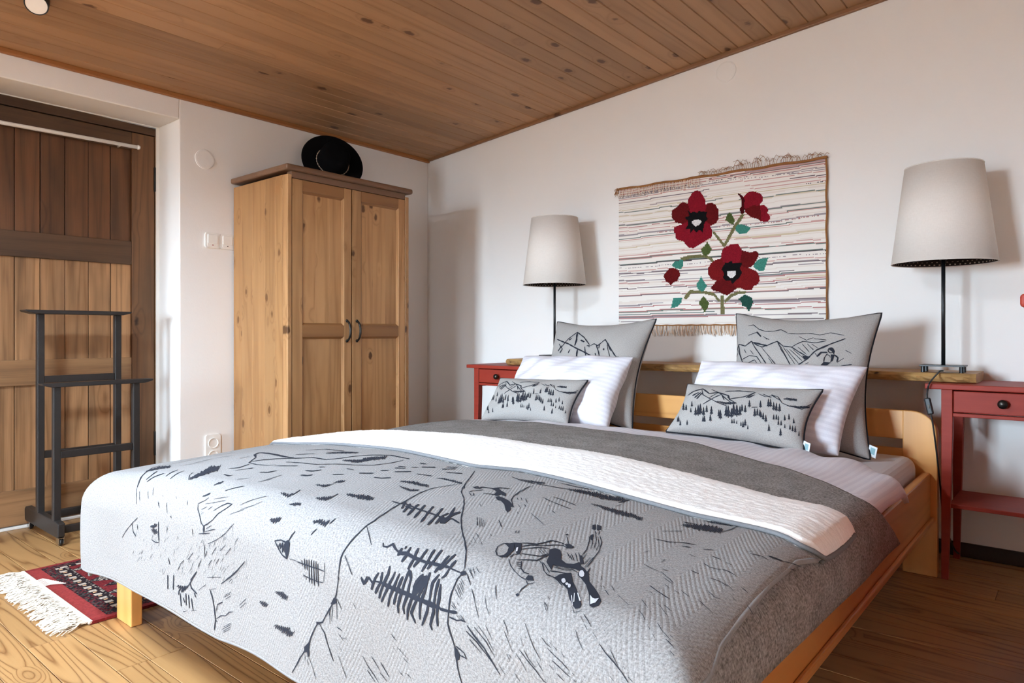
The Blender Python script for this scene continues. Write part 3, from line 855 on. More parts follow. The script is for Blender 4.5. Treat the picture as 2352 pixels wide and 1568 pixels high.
tag(ql, 'light grey quilted bedspread printed with skiers and fir trees', 'bedspread')
# sherpa lining: the head end of the quilt turned back over the print
HEMV = vedge([(-1.2, 1.45), (-1.0, 1.50), (-.69, 1.593), (-.4, 1.587), (.0, 1.626), (.21, 1.638), (.34, 1.60), (.61, 1.61), (.82, 1.615), (.95, 1.588), (1.008, 1.589), (1.046, 1.54)])
P = []; UV = []
rs = np.random.RandomState(3)
nu, nv = 420, 74
uu = np.linspace(-1.1, 1.046, nu)
dis = rs.rand(nu, nv)
dis = (dis + np.roll(dis, 1, 0) + np.roll(dis, 1, 1) + np.roll(dis, -1, 0)) / 4
for i, u in enumerate(uu):
    f0, h0 = float(FOLD(u)), float(HEMV(u))
    t = np.linspace(0, 1, nv)
    # starts under the fold, rolls over it and lies on the print
    lift = .016 + .008 + .014 * np.sin(np.clip(t * 4, 0, 1) * pi / 2) * (1 - .25 * t)
    lift[-6:] = np.linspace(lift[-6], .020, 6)
    v = f0 - .02 * np.sin(np.clip(t * 5, 0, 1) * pi) + (h0 - f0) * np.clip((t - .02) / .98, 0, 1)
    edge = np.clip((1.046 - u) / .03, .0, 1)
    q = drape(np.full(nv, u), v, (lift + (dis[i] - .5) * .004) * (.55 + .45 * edge))
    q[:, 0] += (dis[i] - .5) * .002
    P.append(q); UV.append(np.stack([np.full(nv, u) + 2, v], -1))
sh = MB().grid(P, UV).build('sherpa_lining', M['sherpa'], ql, smooth=True)
tag(sh, 'fluffy cream sherpa lining turned back')
# hems: tubes following the fabric edges
def hem(name, uv, off, r, mat, par=None):
    q = drape(np.array([p[0] for p in uv]), np.array([p[1] for p in uv]), off)
    return MB().tube([tuple(p) for p in q], r, 8).build(name, mat, par or ql, smooth=True)
hem('hem', [(u, float(HEMV(u))) for u in np.linspace(-1.1, 1.046, 120)], .026, .0048, M['quilt_hem'])
hem('hem', [(1.046 + .004 * math.sin(pi * t), float(FOLD(1.046)) + .01 + t * (1.535 - float(FOLD(1.046)))) for t in np.linspace(0, 1, 30)], .018, .0055, M['quilt_hem'])
hem('hem', [(float(QR(v)), v) for v in np.linspace(1.56, 2.40, 90)], .016, .0055, M['quilt_edge'])
hem('hem', [(u, QHEM(u)) for u in np.linspace(-1.33, 1.05, 140)], .016, .0055, M['quilt_edge'])
hem('hem', [(-1.33, v) for v in np.linspace(1.5, QHEM(-1.33), 60)], .016, .0055, M['quilt_edge'])

# ------------------------------------------------------------------ cushions and pillows
def pillow(key, name, mat, label, cat, group, piping=False, flange=False, n=44):
    g = np.linspace(-1, 1, n); g = np.sin(g * pi / 2); g = (g + 1) / 2
    bl_, br_, tr_, tl_, nn, T, kk = pillow_frame(key)
    c = tuple((bl_ + br_) / 2)
    o = None
    W = float(np.linalg.norm(br_ - bl_)); H = float(np.linalg.norm(tl_ - bl_))
    m = MB()
    Sg, Tg = np.meshgrid(g, g, indexing='ij')
    A = pillow_pt(key, Sg, Tg, 1); B = pillow_pt(key, Sg, Tg, -1)
    UVf = np.stack([Tg * H if mat is M['white_cotton'] else Sg * W, Sg * W if mat is M['white_cotton'] else Tg * H], -1)
    m.grid(A, UVf); m.grid(B[::-1], UVf[::-1])
    o = m.build(name, mat, None, smooth=True, origin=c)
    w = o.modifiers.new('seam', 'WELD'); w.merge_threshold = .0006
    tag(o, label, cat, group)
    if piping:
        t = np.linspace(0, 1, 40)
        ed = [(x, 0) for x in t[:-1]] + [(1, x) for x in t[:-1]] + [(1 - x, 1) for x in t[:-1]] + [(0, 1 - x) for x in t]
        q = pillow_pt(key, np.array([p[0] for p in ed]), np.array([p[1] for p in ed]), 1)
        MB().tube([tuple(p) for p in q], .0042, 8).build('piping', M['piping'], o, smooth=True)
    return o
BC = pillow('bigL', 'square_cushion', M['cushion'], 'square grey cushion printed with a rocky peak, beside the far lamp', 'cushion', 'large square printed cushions', True)
BD = pillow('bigR', 'square_cushion', M['cushion'], 'square grey cushion printed with mountains and a small skier', 'cushion', 'large square printed cushions', True)
pillow('whiteL', 'pillow', M['white_cotton'], 'white striped bed pillow nearer the wardrobe', 'pillow', 'white bed pillows')
pillow('whiteR', 'pillow', M['white_cotton'], 'white striped bed pillow nearer the large right lamp', 'pillow', 'white bed pillows')
SC = pillow('smallL', 'lumbar_cushion', M['cushion'], 'small oblong grey cushion with fir trees, nearer the wardrobe', 'cushion', 'small oblong printed cushions', True)
SD = pillow('smallR', 'lumbar_cushion', M['cushion'], 'small oblong grey cushion with fir trees, in front of the right pillow', 'cushion', 'small oblong printed cushions', True)
# sewn-in labels
def label_tag(key, par, t, w=.026, h=.036):
    p = pillow_pt(key, np.array([1.0]), np.array([t]), 1)[0]
    m = MB().box(-.001, w, -.0008, .0008, -h / 2, h / 2)
    o = m.build('sewn_tag', M['tag'], par); o.matrix_parent_inverse = Matrix.Translation(par.location).inverted()
    o.location = tuple(p); o.rotation_euler = (0.1, .25, -.35)
    MB().box(.006, w - .006, -.0012, .0012, -h / 4, h / 3).build('tag_print', M['tagprint'], o).matrix_parent_inverse = Matrix()
label_tag('smallR', SD, .10); label_tag('bigR', BD, .06, .03, .042)

# ------------------------------------------------------------------ bedside tables, slab and lamps
def side_table(x0, label):
    t = thing('bedside_table', (x0 + .241, -.19, 0), label, 'bedside table', 'red bedside tables')
    x1 = x0 + .482; yf, yb = -.372, -.022
    bx('table_top', M['red'], x0, x1, yf, yb, .709, .729, t, bevel=.003)
    for (lx, s) in ((x0 + .052, 1), (x1 - .052, -1)):
        for (ly, sy) in ((yf + .012, 1), (yb - .012, -1)):
            w = .036
            a0, a1 = (lx, lx + s * w); b0, b1 = ly, ly + sy * w
            top = [(a0, b0), (a1, b0), (a1, b1), (a0, b1)]
            bot = [(a0, b0), (a0 + s * w * .62, b0), (a0 + s * w * .62, b0 + sy * w * .62), (a0, b0 + sy * w * .62)]
            m = MB()
            m.v = [(*p, 0) for p in bot] + [(*p, .55) for p in top] + [(*p, .709) for p in top]
            order = (lambda q: q) if s * sy > 0 else (lambda q: q[::-1])
            for q in ([3, 2, 1, 0], [0, 1, 5, 4], [1, 2, 6, 5], [2, 3, 7, 6], [3, 0, 4, 7], [4, 5, 9, 8], [5, 6, 10, 9], [6, 7, 11, 10], [7, 4, 8, 11], [8, 9, 10, 11]):
                m.f.append(order(q)); m.mi.append(0)
            m.build('leg', M['red'], t, bevel=.002)
    bx('apron', M['red'], x0 + .06, x0 + .075, yf + .05, yb - .05, .60, .709, t)
    bx('apron', M['red'], x1 - .075, x1 - .06, yf + .05, yb - .05, .60, .709, t)
    bx('back_apron', M['red'], x0 + .09, x1 - .09, yb - .03, yb - .015, .60, .709, t)
    bx('front_rail', M['red'], x0 + .088, x1 - .088, yf + .016, yf + .045, .609, .622, t, bevel=.002)
    dw = bx('drawer', M['red'], x0 + .0905, x1 - .0905, yf + .014, yf + .034, .6255, .7045, t, bevel=.003)
    MB().lathe([(.005, 0), (.005, .008), (.013, .012), (.0165, .019), (.0145, .026), (.008, .030), (0, .031)], 24,
        Matrix.Translation((x0 + .241, yf + .014, .6655)) @ Matrix.Rotation(pi / 2, 4, 'X'), caps=False).build('knob', M['iron'], dw, smooth=True)
    bx('lower_shelf', M['red'], x0 + .075, x1 - .075, yf + .03, yb - .03, .266, .281, t, bevel=.002)
side_table(.735, 'red wooden bedside table near the wardrobe, partly hidden by pillows')
side_table(3.128, 'red wooden bedside table with drawer at the right edge beside the headboard')

# live-edge slab
ns = 120
yfr = [-.274 + .012 * math.sin(i * .21) + .006 * math.sin(i * .63 + 1) for i in range(ns)]
XS = np.linspace(.965, 3.280, ns)
m = MB()
P = []
for i, x in enumerate(XS):
    j = R.uniform(-.003, .003); yy = yfr[i] + (.0 if .03 < i / ns < .97 else .0)
    P.append([(x, -.018, .7655), (x, yy + .012, .7655), (x, yy + .003 + j * .6, .7635), (x, yy - .006 + j, .752), (x, yy - .002 + R.uniform(-.004, .004), .742), (x, yy + .006 + j, .7325), (x, yy + .02, .7295), (x, -.018, .7295)])
nv = 8
m.grid(P)
for f in range(len(m.f)):
    j = f % (nv - 1); m.mi[f] = 1 if 1 <= j <= 5 else 0
m.f.append([i for i in range(nv)][::-1]); m.mi.append(0)
m.f.append([(ns - 1) * nv + i for i in range(nv)]); m.mi.append(0)
for i in range(ns - 1):
    m.f.append([i * nv, i * nv + nv - 1, (i + 1) * nv + nv - 1, (i + 1) * nv]); m.mi.append(0)
sb = m.build('shelf_board', [M['slab'], M['bark']], None, origin=(2.1, -.13, .7475))
tag(sb, 'long live-edge wooden slab resting on both red tables behind the bed', 'shelf')

def lamp(x, y, label):
    t = thing('table_lamp', (x, y, .7655), label, 'lamp', 'table lamps with cream shades')
    bx('base_plate', M['black_metal'], x - .075, x + .075, y - .05, y + .05, .7885, .794, t, bevel=.001)
    for dx in (-.064, .064):
        for dy in (-.036, .036):
            MB().lathe([(0, .7655), (.0075, .7655), (.0075, .7885), (0, .7885)], 14, Matrix.Translation((x + dx, y + dy, 0))).build('foot', M['black_metal'], t)
    MB().lathe([(.007, .794), (.007, 1.25), (0, 1.25)], 16, Matrix.Translation((x, y, 0))).build('pole', M['black_metal'], t, smooth=True)
    zb, zt, rb, rt = 1.194, 1.572, .180, .133
    sd = MB()
    T = Matrix.Translation((x, y, 0))
    sd.lathe([(rb, zb), (rt, zt)], 72, T, caps=False)
    sd.build('lamp_shade', M['shade'], t, smooth=True).modifiers.new('thickness', 'SOLIDIFY').thickness = .0022
    ln = MB().lathe([(rb - .004, zb + .001), (rt - .004, zt - .001)], 72, T, caps=False).build('shade_lining', M['shade_in'], t, smooth=True)
    dots = MB()
    for i in range(60):
        a = 2 * pi * i / 60
        for q in range(2):
            r_ = rb - .0052 - .0012 * q; z0 = zb + .008 + .012 * q
            c, s_ = math.cos(a + q * pi / 60), math.sin(a + q * pi / 60)
            p = Vector((x + r_ * c, y + r_ * s_, z0)); tg = Vector((-s_, c, 0)) * .003; up = Vector((0, 0, .003))
            k = len(dots.v); dots.v += [tuple(p - tg - up), tuple(p + tg - up), tuple(p + tg + up), tuple(p - tg + up)]
            dots.f.append([k, k + 1, k + 2, k + 3]); dots.mi.append(0)
    dots.build('lining_dots', M['shade_dot'], ln)
    sp_ = MB()
    for i in range(3):
        a = 2 * pi * i / 3 + .5
        sp_.tube([(x, y, 1.225), (x + (rb - .004) * math.cos(a), y + (rb - .004) * math.sin(a), 1.205)], .0015, 6)
    sp_.lathe([(.012, 1.205), (.016, 1.215), (.016, 1.26), (0, 1.262)], 16, T, caps=False)
    sp_.build('spider', M['black_metal'], t, smooth=True)
    for (r_, z) in ((rb, zb), (rt, zt)):
        MB().tube([(x + r_ * math.cos(2 * pi * i / 60), y + r_ * math.sin(2 * pi * i / 60), z) for i in range(61)], .002, 6).build('shade_rim', M['shade'], t, smooth=True)
    return t
lamp(1.272, -.205, 'table lamp with cream shade farther away, beside the tapestry on its left')
lr = lamp(3.166, -.205, 'large table lamp with cream shade and hanging cord at the right')
def smooth_path(p, n=6):
    out = []
    for i in range(len(p) - 1):
        p0, p1, p2, p3 = (Vector(p[max(0, min(len(p) - 1, j))]) for j in (i - 1, i, i + 1, i + 2))
        for k in range(n):
            t = k / n
            out.append(.5 * ((2 * p1) + (p2 - p0) * t + (2 * p0 - 5 * p1 + 4 * p2 - p3) * t * t + (3 * p1 - p0 - 3 * p2 + p3) * t ** 3))
    out.append(Vector(p[-1])); return out
cpts = [(3.168, -.225, .772), (3.165, -.272, .773), (3.161, -.297, .766), (3.148, -.385, .735), (3.140, -.386, .705), (3.138, -.384, .675)]
MB().tube(smooth_path(cpts), .003, 8).build('cord', M['black_metal'], lr, smooth=True)
MB().tube(smooth_path([(3.150, -.382, .615), (3.156, -.380, .58), (3.164, -.372, .50), (3.172, -.345, .38), (3.174, -.25, .2), (3.19, -.12, .06), (3.20, -.05, .02)]), .003, 8).build('cord', M['black_metal'], lr, smooth=True)
m = MB().box(-.0105, .0105, -.009, .009, -.031, .031)
o = m.build('cord_switch', M['black_metal'], lr, bevel=.005, seg=3); o.location = (3.1445, -.386, .645); o.rotation_euler = (0, -.2, 0)
MB().box(-.003, .003, -.013, -.008, -.008, .006).build('slider', M['iron'], o).matrix_parent_inverse = Matrix()

# ------------------------------------------------------------------ red chest of drawers cut off by the right edge
ch = thing('chest_of_drawers', (3.78, -1.3, 0), 'red chest of drawers with black knobs, only its edge visible at far right', 'chest')
cx0, cx1, cy0, cy1 = 3.525, 4.0, -1.82, -.74
bx('chest_top', M['red'], cx0 - .022, cx1, cy0 - .03, cy1 + .03, .965, .989, ch, bevel=.006, seg=3)
bx('side', M['red'], cx0, cx1, cy0, cy0 + .025, 0, .965, ch); bx('side', M['red'], cx0, cx1, cy1 - .025, cy1, 0, .965, ch)
bx('back', M['red'], cx1 - .012, cx1 - .001, cy0 + .025, cy1 - .025, .05, .96, ch)
bx('plinth', M['red'], cx0 + .01, cx0 + .03, cy0 + .025, cy1 - .025, 0, .05, ch)
for i in range(3):
    z0 = .055 + i * .303
    d = bx('drawer', M['red'], cx0 + .004, cx0 + .024, cy0 + .028, cy1 - .028, z0, z0 + .298, ch, bevel=.003)
    for yy in (-1.40, -1.0):
        MB().lathe([(.006, 0), (.006, .010), (.015, .014), (.0195, .022), (.0175, .030), (.010, .035), (0, .036)], 24,
            Matrix.Translation((cx0 + .004, yy, z0 + .144)) @ Matrix.Rotation(-pi / 2, 4, 'Y'), caps=False).build('knob', M['black_metal'], d, smooth=True)

# ------------------------------------------------------------------ woven pictures: grids of coloured cells
def cells(name, origin, ex, ey, w, h, nx, ny, colfun, mat, parent=None, bulge=None, thick=.004):
    """woven grid; colfun(x,y) in metres from the lower left"""
    m = MB()
    xs = np.linspace(0, w, nx + 1); ys = np.linspace(0, h, ny + 1)
    ex, ey = Vector(ex), Vector(ey); nn = ex.cross(ey)
    P = [[Vector(origin) + ex * a + ey * b + nn * (bulge(a, b) if bulge else 0) for b in ys] for a in xs]
    m.grid(P, [[(a, b) for b in ys] for a in xs])
    o = m.build(name, mat, parent)
    me = o.data
    at = me.color_attributes.new('Col', 'FLOAT_COLOR', 'CORNER')
    c = np.ones((nx * ny, 4), np.float32)
    for i in range(nx):
        for j in range(ny): c[i * ny + j, :3] = colfun((i + .5) * w / nx, (j + .5) * h / ny)
    at.data.foreach_set('color', np.repeat(c, 4, axis=0).ravel())
    s = o.modifiers.new('thickness', 'SOLIDIFY'); s.thickness = thick; s.offset = -1
    return o
def inpoly(x, y, p):
    c = False; j = len(p) - 1
    for i in range(len(p)):
        if (p[i][1] > y) != (p[j][1] > y) and x < (p[j][0] - p[i][0]) * (y - p[i][1]) / (p[j][1] - p[i][1]) + p[i][0]: c = not c
        j = i
    return c
TAP = [
 ('stem', [(549,475),(563,475),(624,397),(612,390)]),
 ('stem', [(706,551),(721,543),(675,481),(624,397),(610,404),(659,489)]),
 ('stem', [(374,353),(430,365),(517,360),(550,340),(562,321),(550,318),(530,338),(504,347),(436,348),(388,336)]),
 ('stem', [(392,142),(426,181),(497,177),(557,164),(592,126),(586,113),(557,146),(497,161),(440,166),(409,132)]),
 ('stem', [(592,148),(612,147),(615,51),(592,52),(592,114)]),
 ('stem', [(614,119),(643,152),(691,167),(725,163),(723,149),(694,153),(653,138),(618,107)]),
 ('red1', [(419,625),(416,651),(426,669),(440,685),(457,697),(480,694),(500,672),(514,642),(518,613),(524,622),(550,625),(570,610),(583,587),(585,555),(583,531),(570,517),(550,508),(540,504),(551,484),(551,465),(547,444),(524,436),(497,423),(470,409),(450,398),(423,404),(405,421),(395,438),(367,447),(350,458),(345,485),(336,498),(340,517),(360,525),(388,532),(350,542),(328,567),(323,591),(328,613),(357,626),(371,640),(388,648),(409,639)]),
 ('red2', [(357,626),(371,640),(388,648),(416,635),(430,592),(416,542),(388,532),(350,542),(328,567),(323,591),(328,613)]),
 ('red2', [(524,622),(550,625),(570,610),(583,587),(585,555),(583,531),(570,517),(550,508),(524,524),(504,558),(517,594)]),
 ('black', [(416,600),(433,585),(450,589),(470,581),(480,589),(494,584),(527,581),(517,563),(527,543),(510,526),(504,501),(500,476),(484,491),(464,480),(450,497),(433,480),(430,502),(402,502),(419,522),(416,548),(395,563),(426,570)]),
 ('white', [(440,540),(457,547),(487,542),(494,531),(480,516),(460,512),(443,526)]),
 ('red3', [(599,337),(601,368),(612,389),(637,396),(647,404),(687,403),(700,378),(706,369),(734,358),(755,353),(770,362),(785,354),(787,330),(773,307),(758,287),(740,279),(770,265),(788,246),(795,215),(782,195),(764,187),(755,169),(721,168),(691,184),(675,179),(659,164),(628,147),(608,154),(583,167),(557,174),(542,187),(557,205),(573,223),(544,234),(530,257),(529,291),(544,316),(563,327)]),
 ('red1', [(599,337),(601,368),(612,389),(637,396),(647,404),(687,403),(700,378),(706,354),(691,306),(640,309),(608,318)]),
 ('red2', [(706,369),(734,358),(755,353),(770,362),(785,354),(787,330),(773,307),(758,287),(734,276),(697,293),(700,336)]),
 ('red2', [(573,223),(615,231),(659,210),(675,179),(659,164),(628,147),(608,154),(583,167),(557,174),(542,187),(557,205)]),
 ('black', [(599,281),(618,311),(637,313),(650,321),(659,305),(678,307),(691,306),(706,305),(694,278),(706,256),(694,236),(681,224),(666,213),(656,201),(647,220),(621,221),(608,237),(612,259)]),
 ('white', [(629,267),(653,269),(675,270),(672,246),(659,233),(643,235),(631,245)]),
 ('red1', [(714,632),(731,648),(749,655),(773,650),(794,640),(812,620),(809,599),(794,583),(821,577),(836,557),(833,540),(845,518),(842,503),(827,496),(803,501),(782,516),(758,524),(734,542),(721,558),(721,571),(715,590),(721,613)]),
 ('red2', [(721,571),(764,584),(794,580),(800,550),(803,507),(782,516),(758,524),(731,545)]),
 ('red4', [(681,656),(700,649),(714,632),(721,613),(715,590),(721,571),(715,550),(703,548),(694,574),(706,591),(706,615),(697,634)]),
 ('red2', [(325,304),(343,300),(371,288),(373,259),(357,231),(336,225),(321,208),(311,223),(293,234),(278,264),(293,283),(311,302)]),
 ('teal', [(346,338),(392,342),(392,313),(381,294),(350,299),(326,317)]),
 ('olive', [(643,567),(659,544),(671,521),(662,498),(647,506),(621,527),(628,548)]),
 ('teal', [(672,485),(684,499),(715,495),(746,480),(746,468),(731,452),(691,452),(675,466)]),
 ('olive', [(524,427),(549,387),(537,366),(517,352),(500,363),(490,389),(510,406)]),
 ('teal', [(788,318),(836,323),(830,303),(815,262),(788,261),(761,283),(770,301)]),
 ('teal', [(490,250),(510,217),(524,201),(507,176),(494,170),(470,187),(465,210),(480,228)]),
 ('teal', [(336,144),(388,145),(381,117),(360,95),(321,88),(328,115)]),
 ('olive', [(504,148),(534,112),(527,87),(510,63),(497,85),(477,111),(487,129)]),
 ('pine', [(684,126),(703,138),(721,149),(755,130),(761,109),(752,85),(740,62),(725,86),(706,92),(700,114)]),
]
# ------------------------------------------------------------------ tapestry
TC = {'stem': '#6f6b48', 'red1': '#7d1522', 'red2': '#5c1214', 'red3': '#6e1618', 'red4': '#43090f', 'black': '#131112',
      'white': '#d9d4d2', 'teal': '#3f7f70', 'olive': '#4d5a30', 'pine': '#24493f'}
TCL = {k: np.array(lin(v)) for k, v in TC.items()}
TW, TH = 1.10, .762
rt_ = random.Random(11)
NXT, NYT = 250, 176
pal = [('#ece6de', 10), ('#e4dacf', 5), ('#d8cfcb', 3), ('#77696b', 3), ('#6f7a72', 3), ('#b67f7b', 4), ('#c99d96', 4), ('#d0c0a2', 2), ('#9f9496', 3), ('#4f474a', 1)]
bag = [lin(c) for c, n in pal for _ in range(n)]
rowc = []
for j in range(NYT):
    base = lin('#ebe5dd') if rt_.random() < .75 else lin('#e2d7cd')
    row = [base] * NXT
    if rt_.random() < .37:
        c = rt_.choice(bag[18:]); kind = rt_.random()
        x = 0
        while x < NXT:
            ln = rt_.randint(30, 170); on = rt_.random() < .68
            for i in range(x, min(NXT, x + ln)):
                if on and (kind < .86 or rt_.random() < .5): row[i] = c
            x += ln
    rowc.append(row)
tpb = [(n, [(a / 1000, b / 1000) for a, b in p]) for n, p in TAP]
tpb = [(n, p, min(q[0] for q in p), max(q[0] for q in p), min(q[1] for q in p), max(q[1] for q in p)) for n, p in tpb]
def tapcol(x, y):
    r_ = None
    for n, p, a, b, c, d in tpb:
        if a <= x <= b and c <= y <= d and inpoly(x, y, p): r_ = n
    if r_:
        return TCL[r_] * rt_.uniform(.85, 1.15)
    i = min(NXT - 1, int(x / TW * NXT)); yy = y + .004 * math.sin(x * 6 + y * 20) + .002 * math.sin(x * 17)
    j = max(0, min(NYT - 1, int(yy / TH * NYT)))
    return rowc[j][i]
tp = cells('tapestry', (1.58, -.012, .962), (1, 0, 0), (0, 0, 1), TW, TH, NXT, NYT, tapcol, M['woven'],
           bulge=lambda a, b: .004 * math.sin(a * 7) * math.sin(b * 4 + 1) + .002)
tag(tp, 'striped woven wall tapestry with dark red flowers above the bed', 'tapestry')
MB().tube([(1.575 + i * .0111, -.016 - .002 * math.sin(i), 1.726 + .0025 * math.sin(i * .33)) for i in range(101)], .0065, 8).build('top_cord', M['brown_cord'], tp, smooth=True)
MB().tube([(2.682 + .002 * math.sin(i), -.014, .962 + i * .0254) for i in range(31)], .004, 6).build('side_cord', M['brown_cord'], tp, smooth=True)
MB().tube([(1.585 + i * .0109, -.016, .960 + .001 * math.sin(i)) for i in range(101)], .004, 6).build('bottom_cord', M['brown_cord'], tp, smooth=True)
def strands(name, mat, lst, parent, r=.0011):
    m = MB()
    for p in lst: m.tube(p, r, 4)
    return tag(m.build(name, mat, parent), kind='stuff')
dn = []
for i in range(170):
    x = 1.587 + i * .0064 + R.uniform(-.002, .002); l = R.uniform(.036, .056); dx = R.uniform(-.010, .012)
    dn.append([(x, -.016, .958), (x + dx * .3, -.02, .958 - l * .5), (x + dx, -.015 - R.uniform(0, .006), .958 - l)])
strands('lower_fringe', M['pale_fringe'], [p for i, p in enumerate(dn) if i % 3], tp, .0024); strands('lower_fringe', M['brown_fringe'], dn[::3], tp, .0018)
up = []
for i in range(72):
    x = 1.58 + i * .0068 + R.uniform(-.002, .002); l = R.uniform(.03, .055)
    up.append([(x, -.02, 1.722), (x + R.uniform(-.004, .004), -.024, 1.722 - l * .5), (x + R.uniform(-.008, .008), -.02, 1.722 - l)])
strands('turned_fringe', M['brown_fringe'], up[::3], tp, .0009); strands('turned_fringe', M['pale_fringe'], [p for i, p in enumerate(up) if i % 3], tp, .0012)
cu = []
for i in range(64):
    x = 2.06 + i * .0097 + R.uniform(-.004, .004); big = 1 if 18 < i < 50 else .45
    l = R.uniform(.018, .055) * big + .008; d = R.choice((-1, 1, 1)) * R.uniform(.01, .035)
    cu.append([(x, -.014, 1.727), (x + d * .2, -.017, 1.727 + l * .6), (x + d * .7, -.018, 1.727 + l), (x + d * 1.4, -.016, 1.727 + l * R.uniform(.6, .95))])
for i in range(14):
    z = 1.70 + R.uniform(0, .03); cu.append([(1.583, -.015, z), (1.572, -.018, z + .004), (1.562 - R.uniform(0, .012), -.016, z - R.uniform(.0, .03))])
strands('upper_fringe', M['brown_cord'], cu, tp, .0010)

# ------------------------------------------------------------------ rug under the foot of the bed
RX0, RX1, RY0, RY1 = .487, 1.192, -2.555, -1.48
cr = {k: np.array(lin(v)) for k, v in {'red': '#7d2a2b', 'dk': '#231a1d', 'wine': '#5e1c22', 'wh': '#b9a99a', 'gr': '#4c4a45', 'tan': '#c79a74', 'redb': '#8a3432'}.items()}
rr_ = random.Random(5)
def rugcol(x, y):
    W_, H_ = RX1 - RX0, RY1 - RY0
    ex_ = min(x, W_ - x); ey_ = min(y, H_ - y)
    e_ = min(ex_ - .0, ey_ - .055)
    n = rr_.random()
    if ex_ < .018: return cr['red'] * (.85 + .3 * n)
    if ey_ < .055: return cr['redb'] * (.85 + .3 * n)
    e_ = min(ex_ - .018, ey_ - .055)
    s_ = x if ey_ - .055 < ex_ - .018 else y
    if e_ < .032:   # speckled outer guard
        return cr['dk'] if n < .5 else (cr['wine'] if n < .8 else cr['gr'] * .9)
    if e_ < .036: return cr['dk']
    if e_ < .058:   # band of pale lozenges
        k = (s_ / .05) % 1
        return (cr['wh'] * (.6 + .5 * n) if .18 < k < .6 else cr['tan'] if .72 < k < .86 and .042 < e_ < .053 else cr['dk'])
    if e_ < .064: return cr['dk']
    # field: rows of guls between dark trellis bars
    gx, gy = ((x - .09) / .088), ((y - .125) / .115)
    row = math.floor(gy); fx_, fy_ = gx % 1 - .5, gy % 1 - .5
    if abs(fy_) > .42: return cr['dk'] if n < .75 else cr['wh'] * .6
    lo = abs(fx_) * 1.0 + abs(fy_) * .75
    if math.floor(gx) % 2 == row % 2:
        if lo < .36: return (cr['wh'] * .7 if n < .38 else cr['dk'] if n < .7 else cr['gr'])
        if lo < .43: return cr['dk']
    else:
        if lo < .26: return (cr['dk'] if n < .6 else cr['gr'] if n < .9 else cr['wh'] * .5)
    return cr['wine'] * (.9 + .3 * n) if n < .5 else cr['red'] * .8
rg = cells('rug', (RX0, RY0, .010), (1, 0, 0), (0, 1, 0), RX1 - RX0, RY1 - RY0, 141, 180, rugcol, M['pile'], bulge=lambda a, b: .0008 * math.sin(a * 13) * math.sin(b * 9), thick=.009)
tag(rg, 'dark red patterned wool rug with cream fringe by the bed leg', 'rug')
fr = []
for i in range(420):
    x = RX0 + .004 + (RX1 - RX0 - .008) * R.random(); l = R.uniform(.07, .115); d = R.uniform(-.04, .045)
    p = [(x, RY0 + .004, .010)]
    for k in range(1, 6):
        t = k / 5
        p.append((x + d * t ** 1.4 + R.uniform(-.004, .004), RY0 - l * t, .003 + .014 * math.sin(t * pi) * R.random() + .002 * R.random()))
    fr.append(p)
for i in range(8):
    x = RX0 + .16 + .012 * i; fr.append([(x, RY0, .012), (x + .01, RY0 + .02, .016), (x + .03, RY0 + .035 + .004 * i, .013)])
strands('fringe', M['fringe'], fr, rg, .0016)
MB().box(RX0, RX1, RY0 - .006, RY0 + .008, .001, .0125).build('selvedge', M['fringe'], rg, bevel=.004)
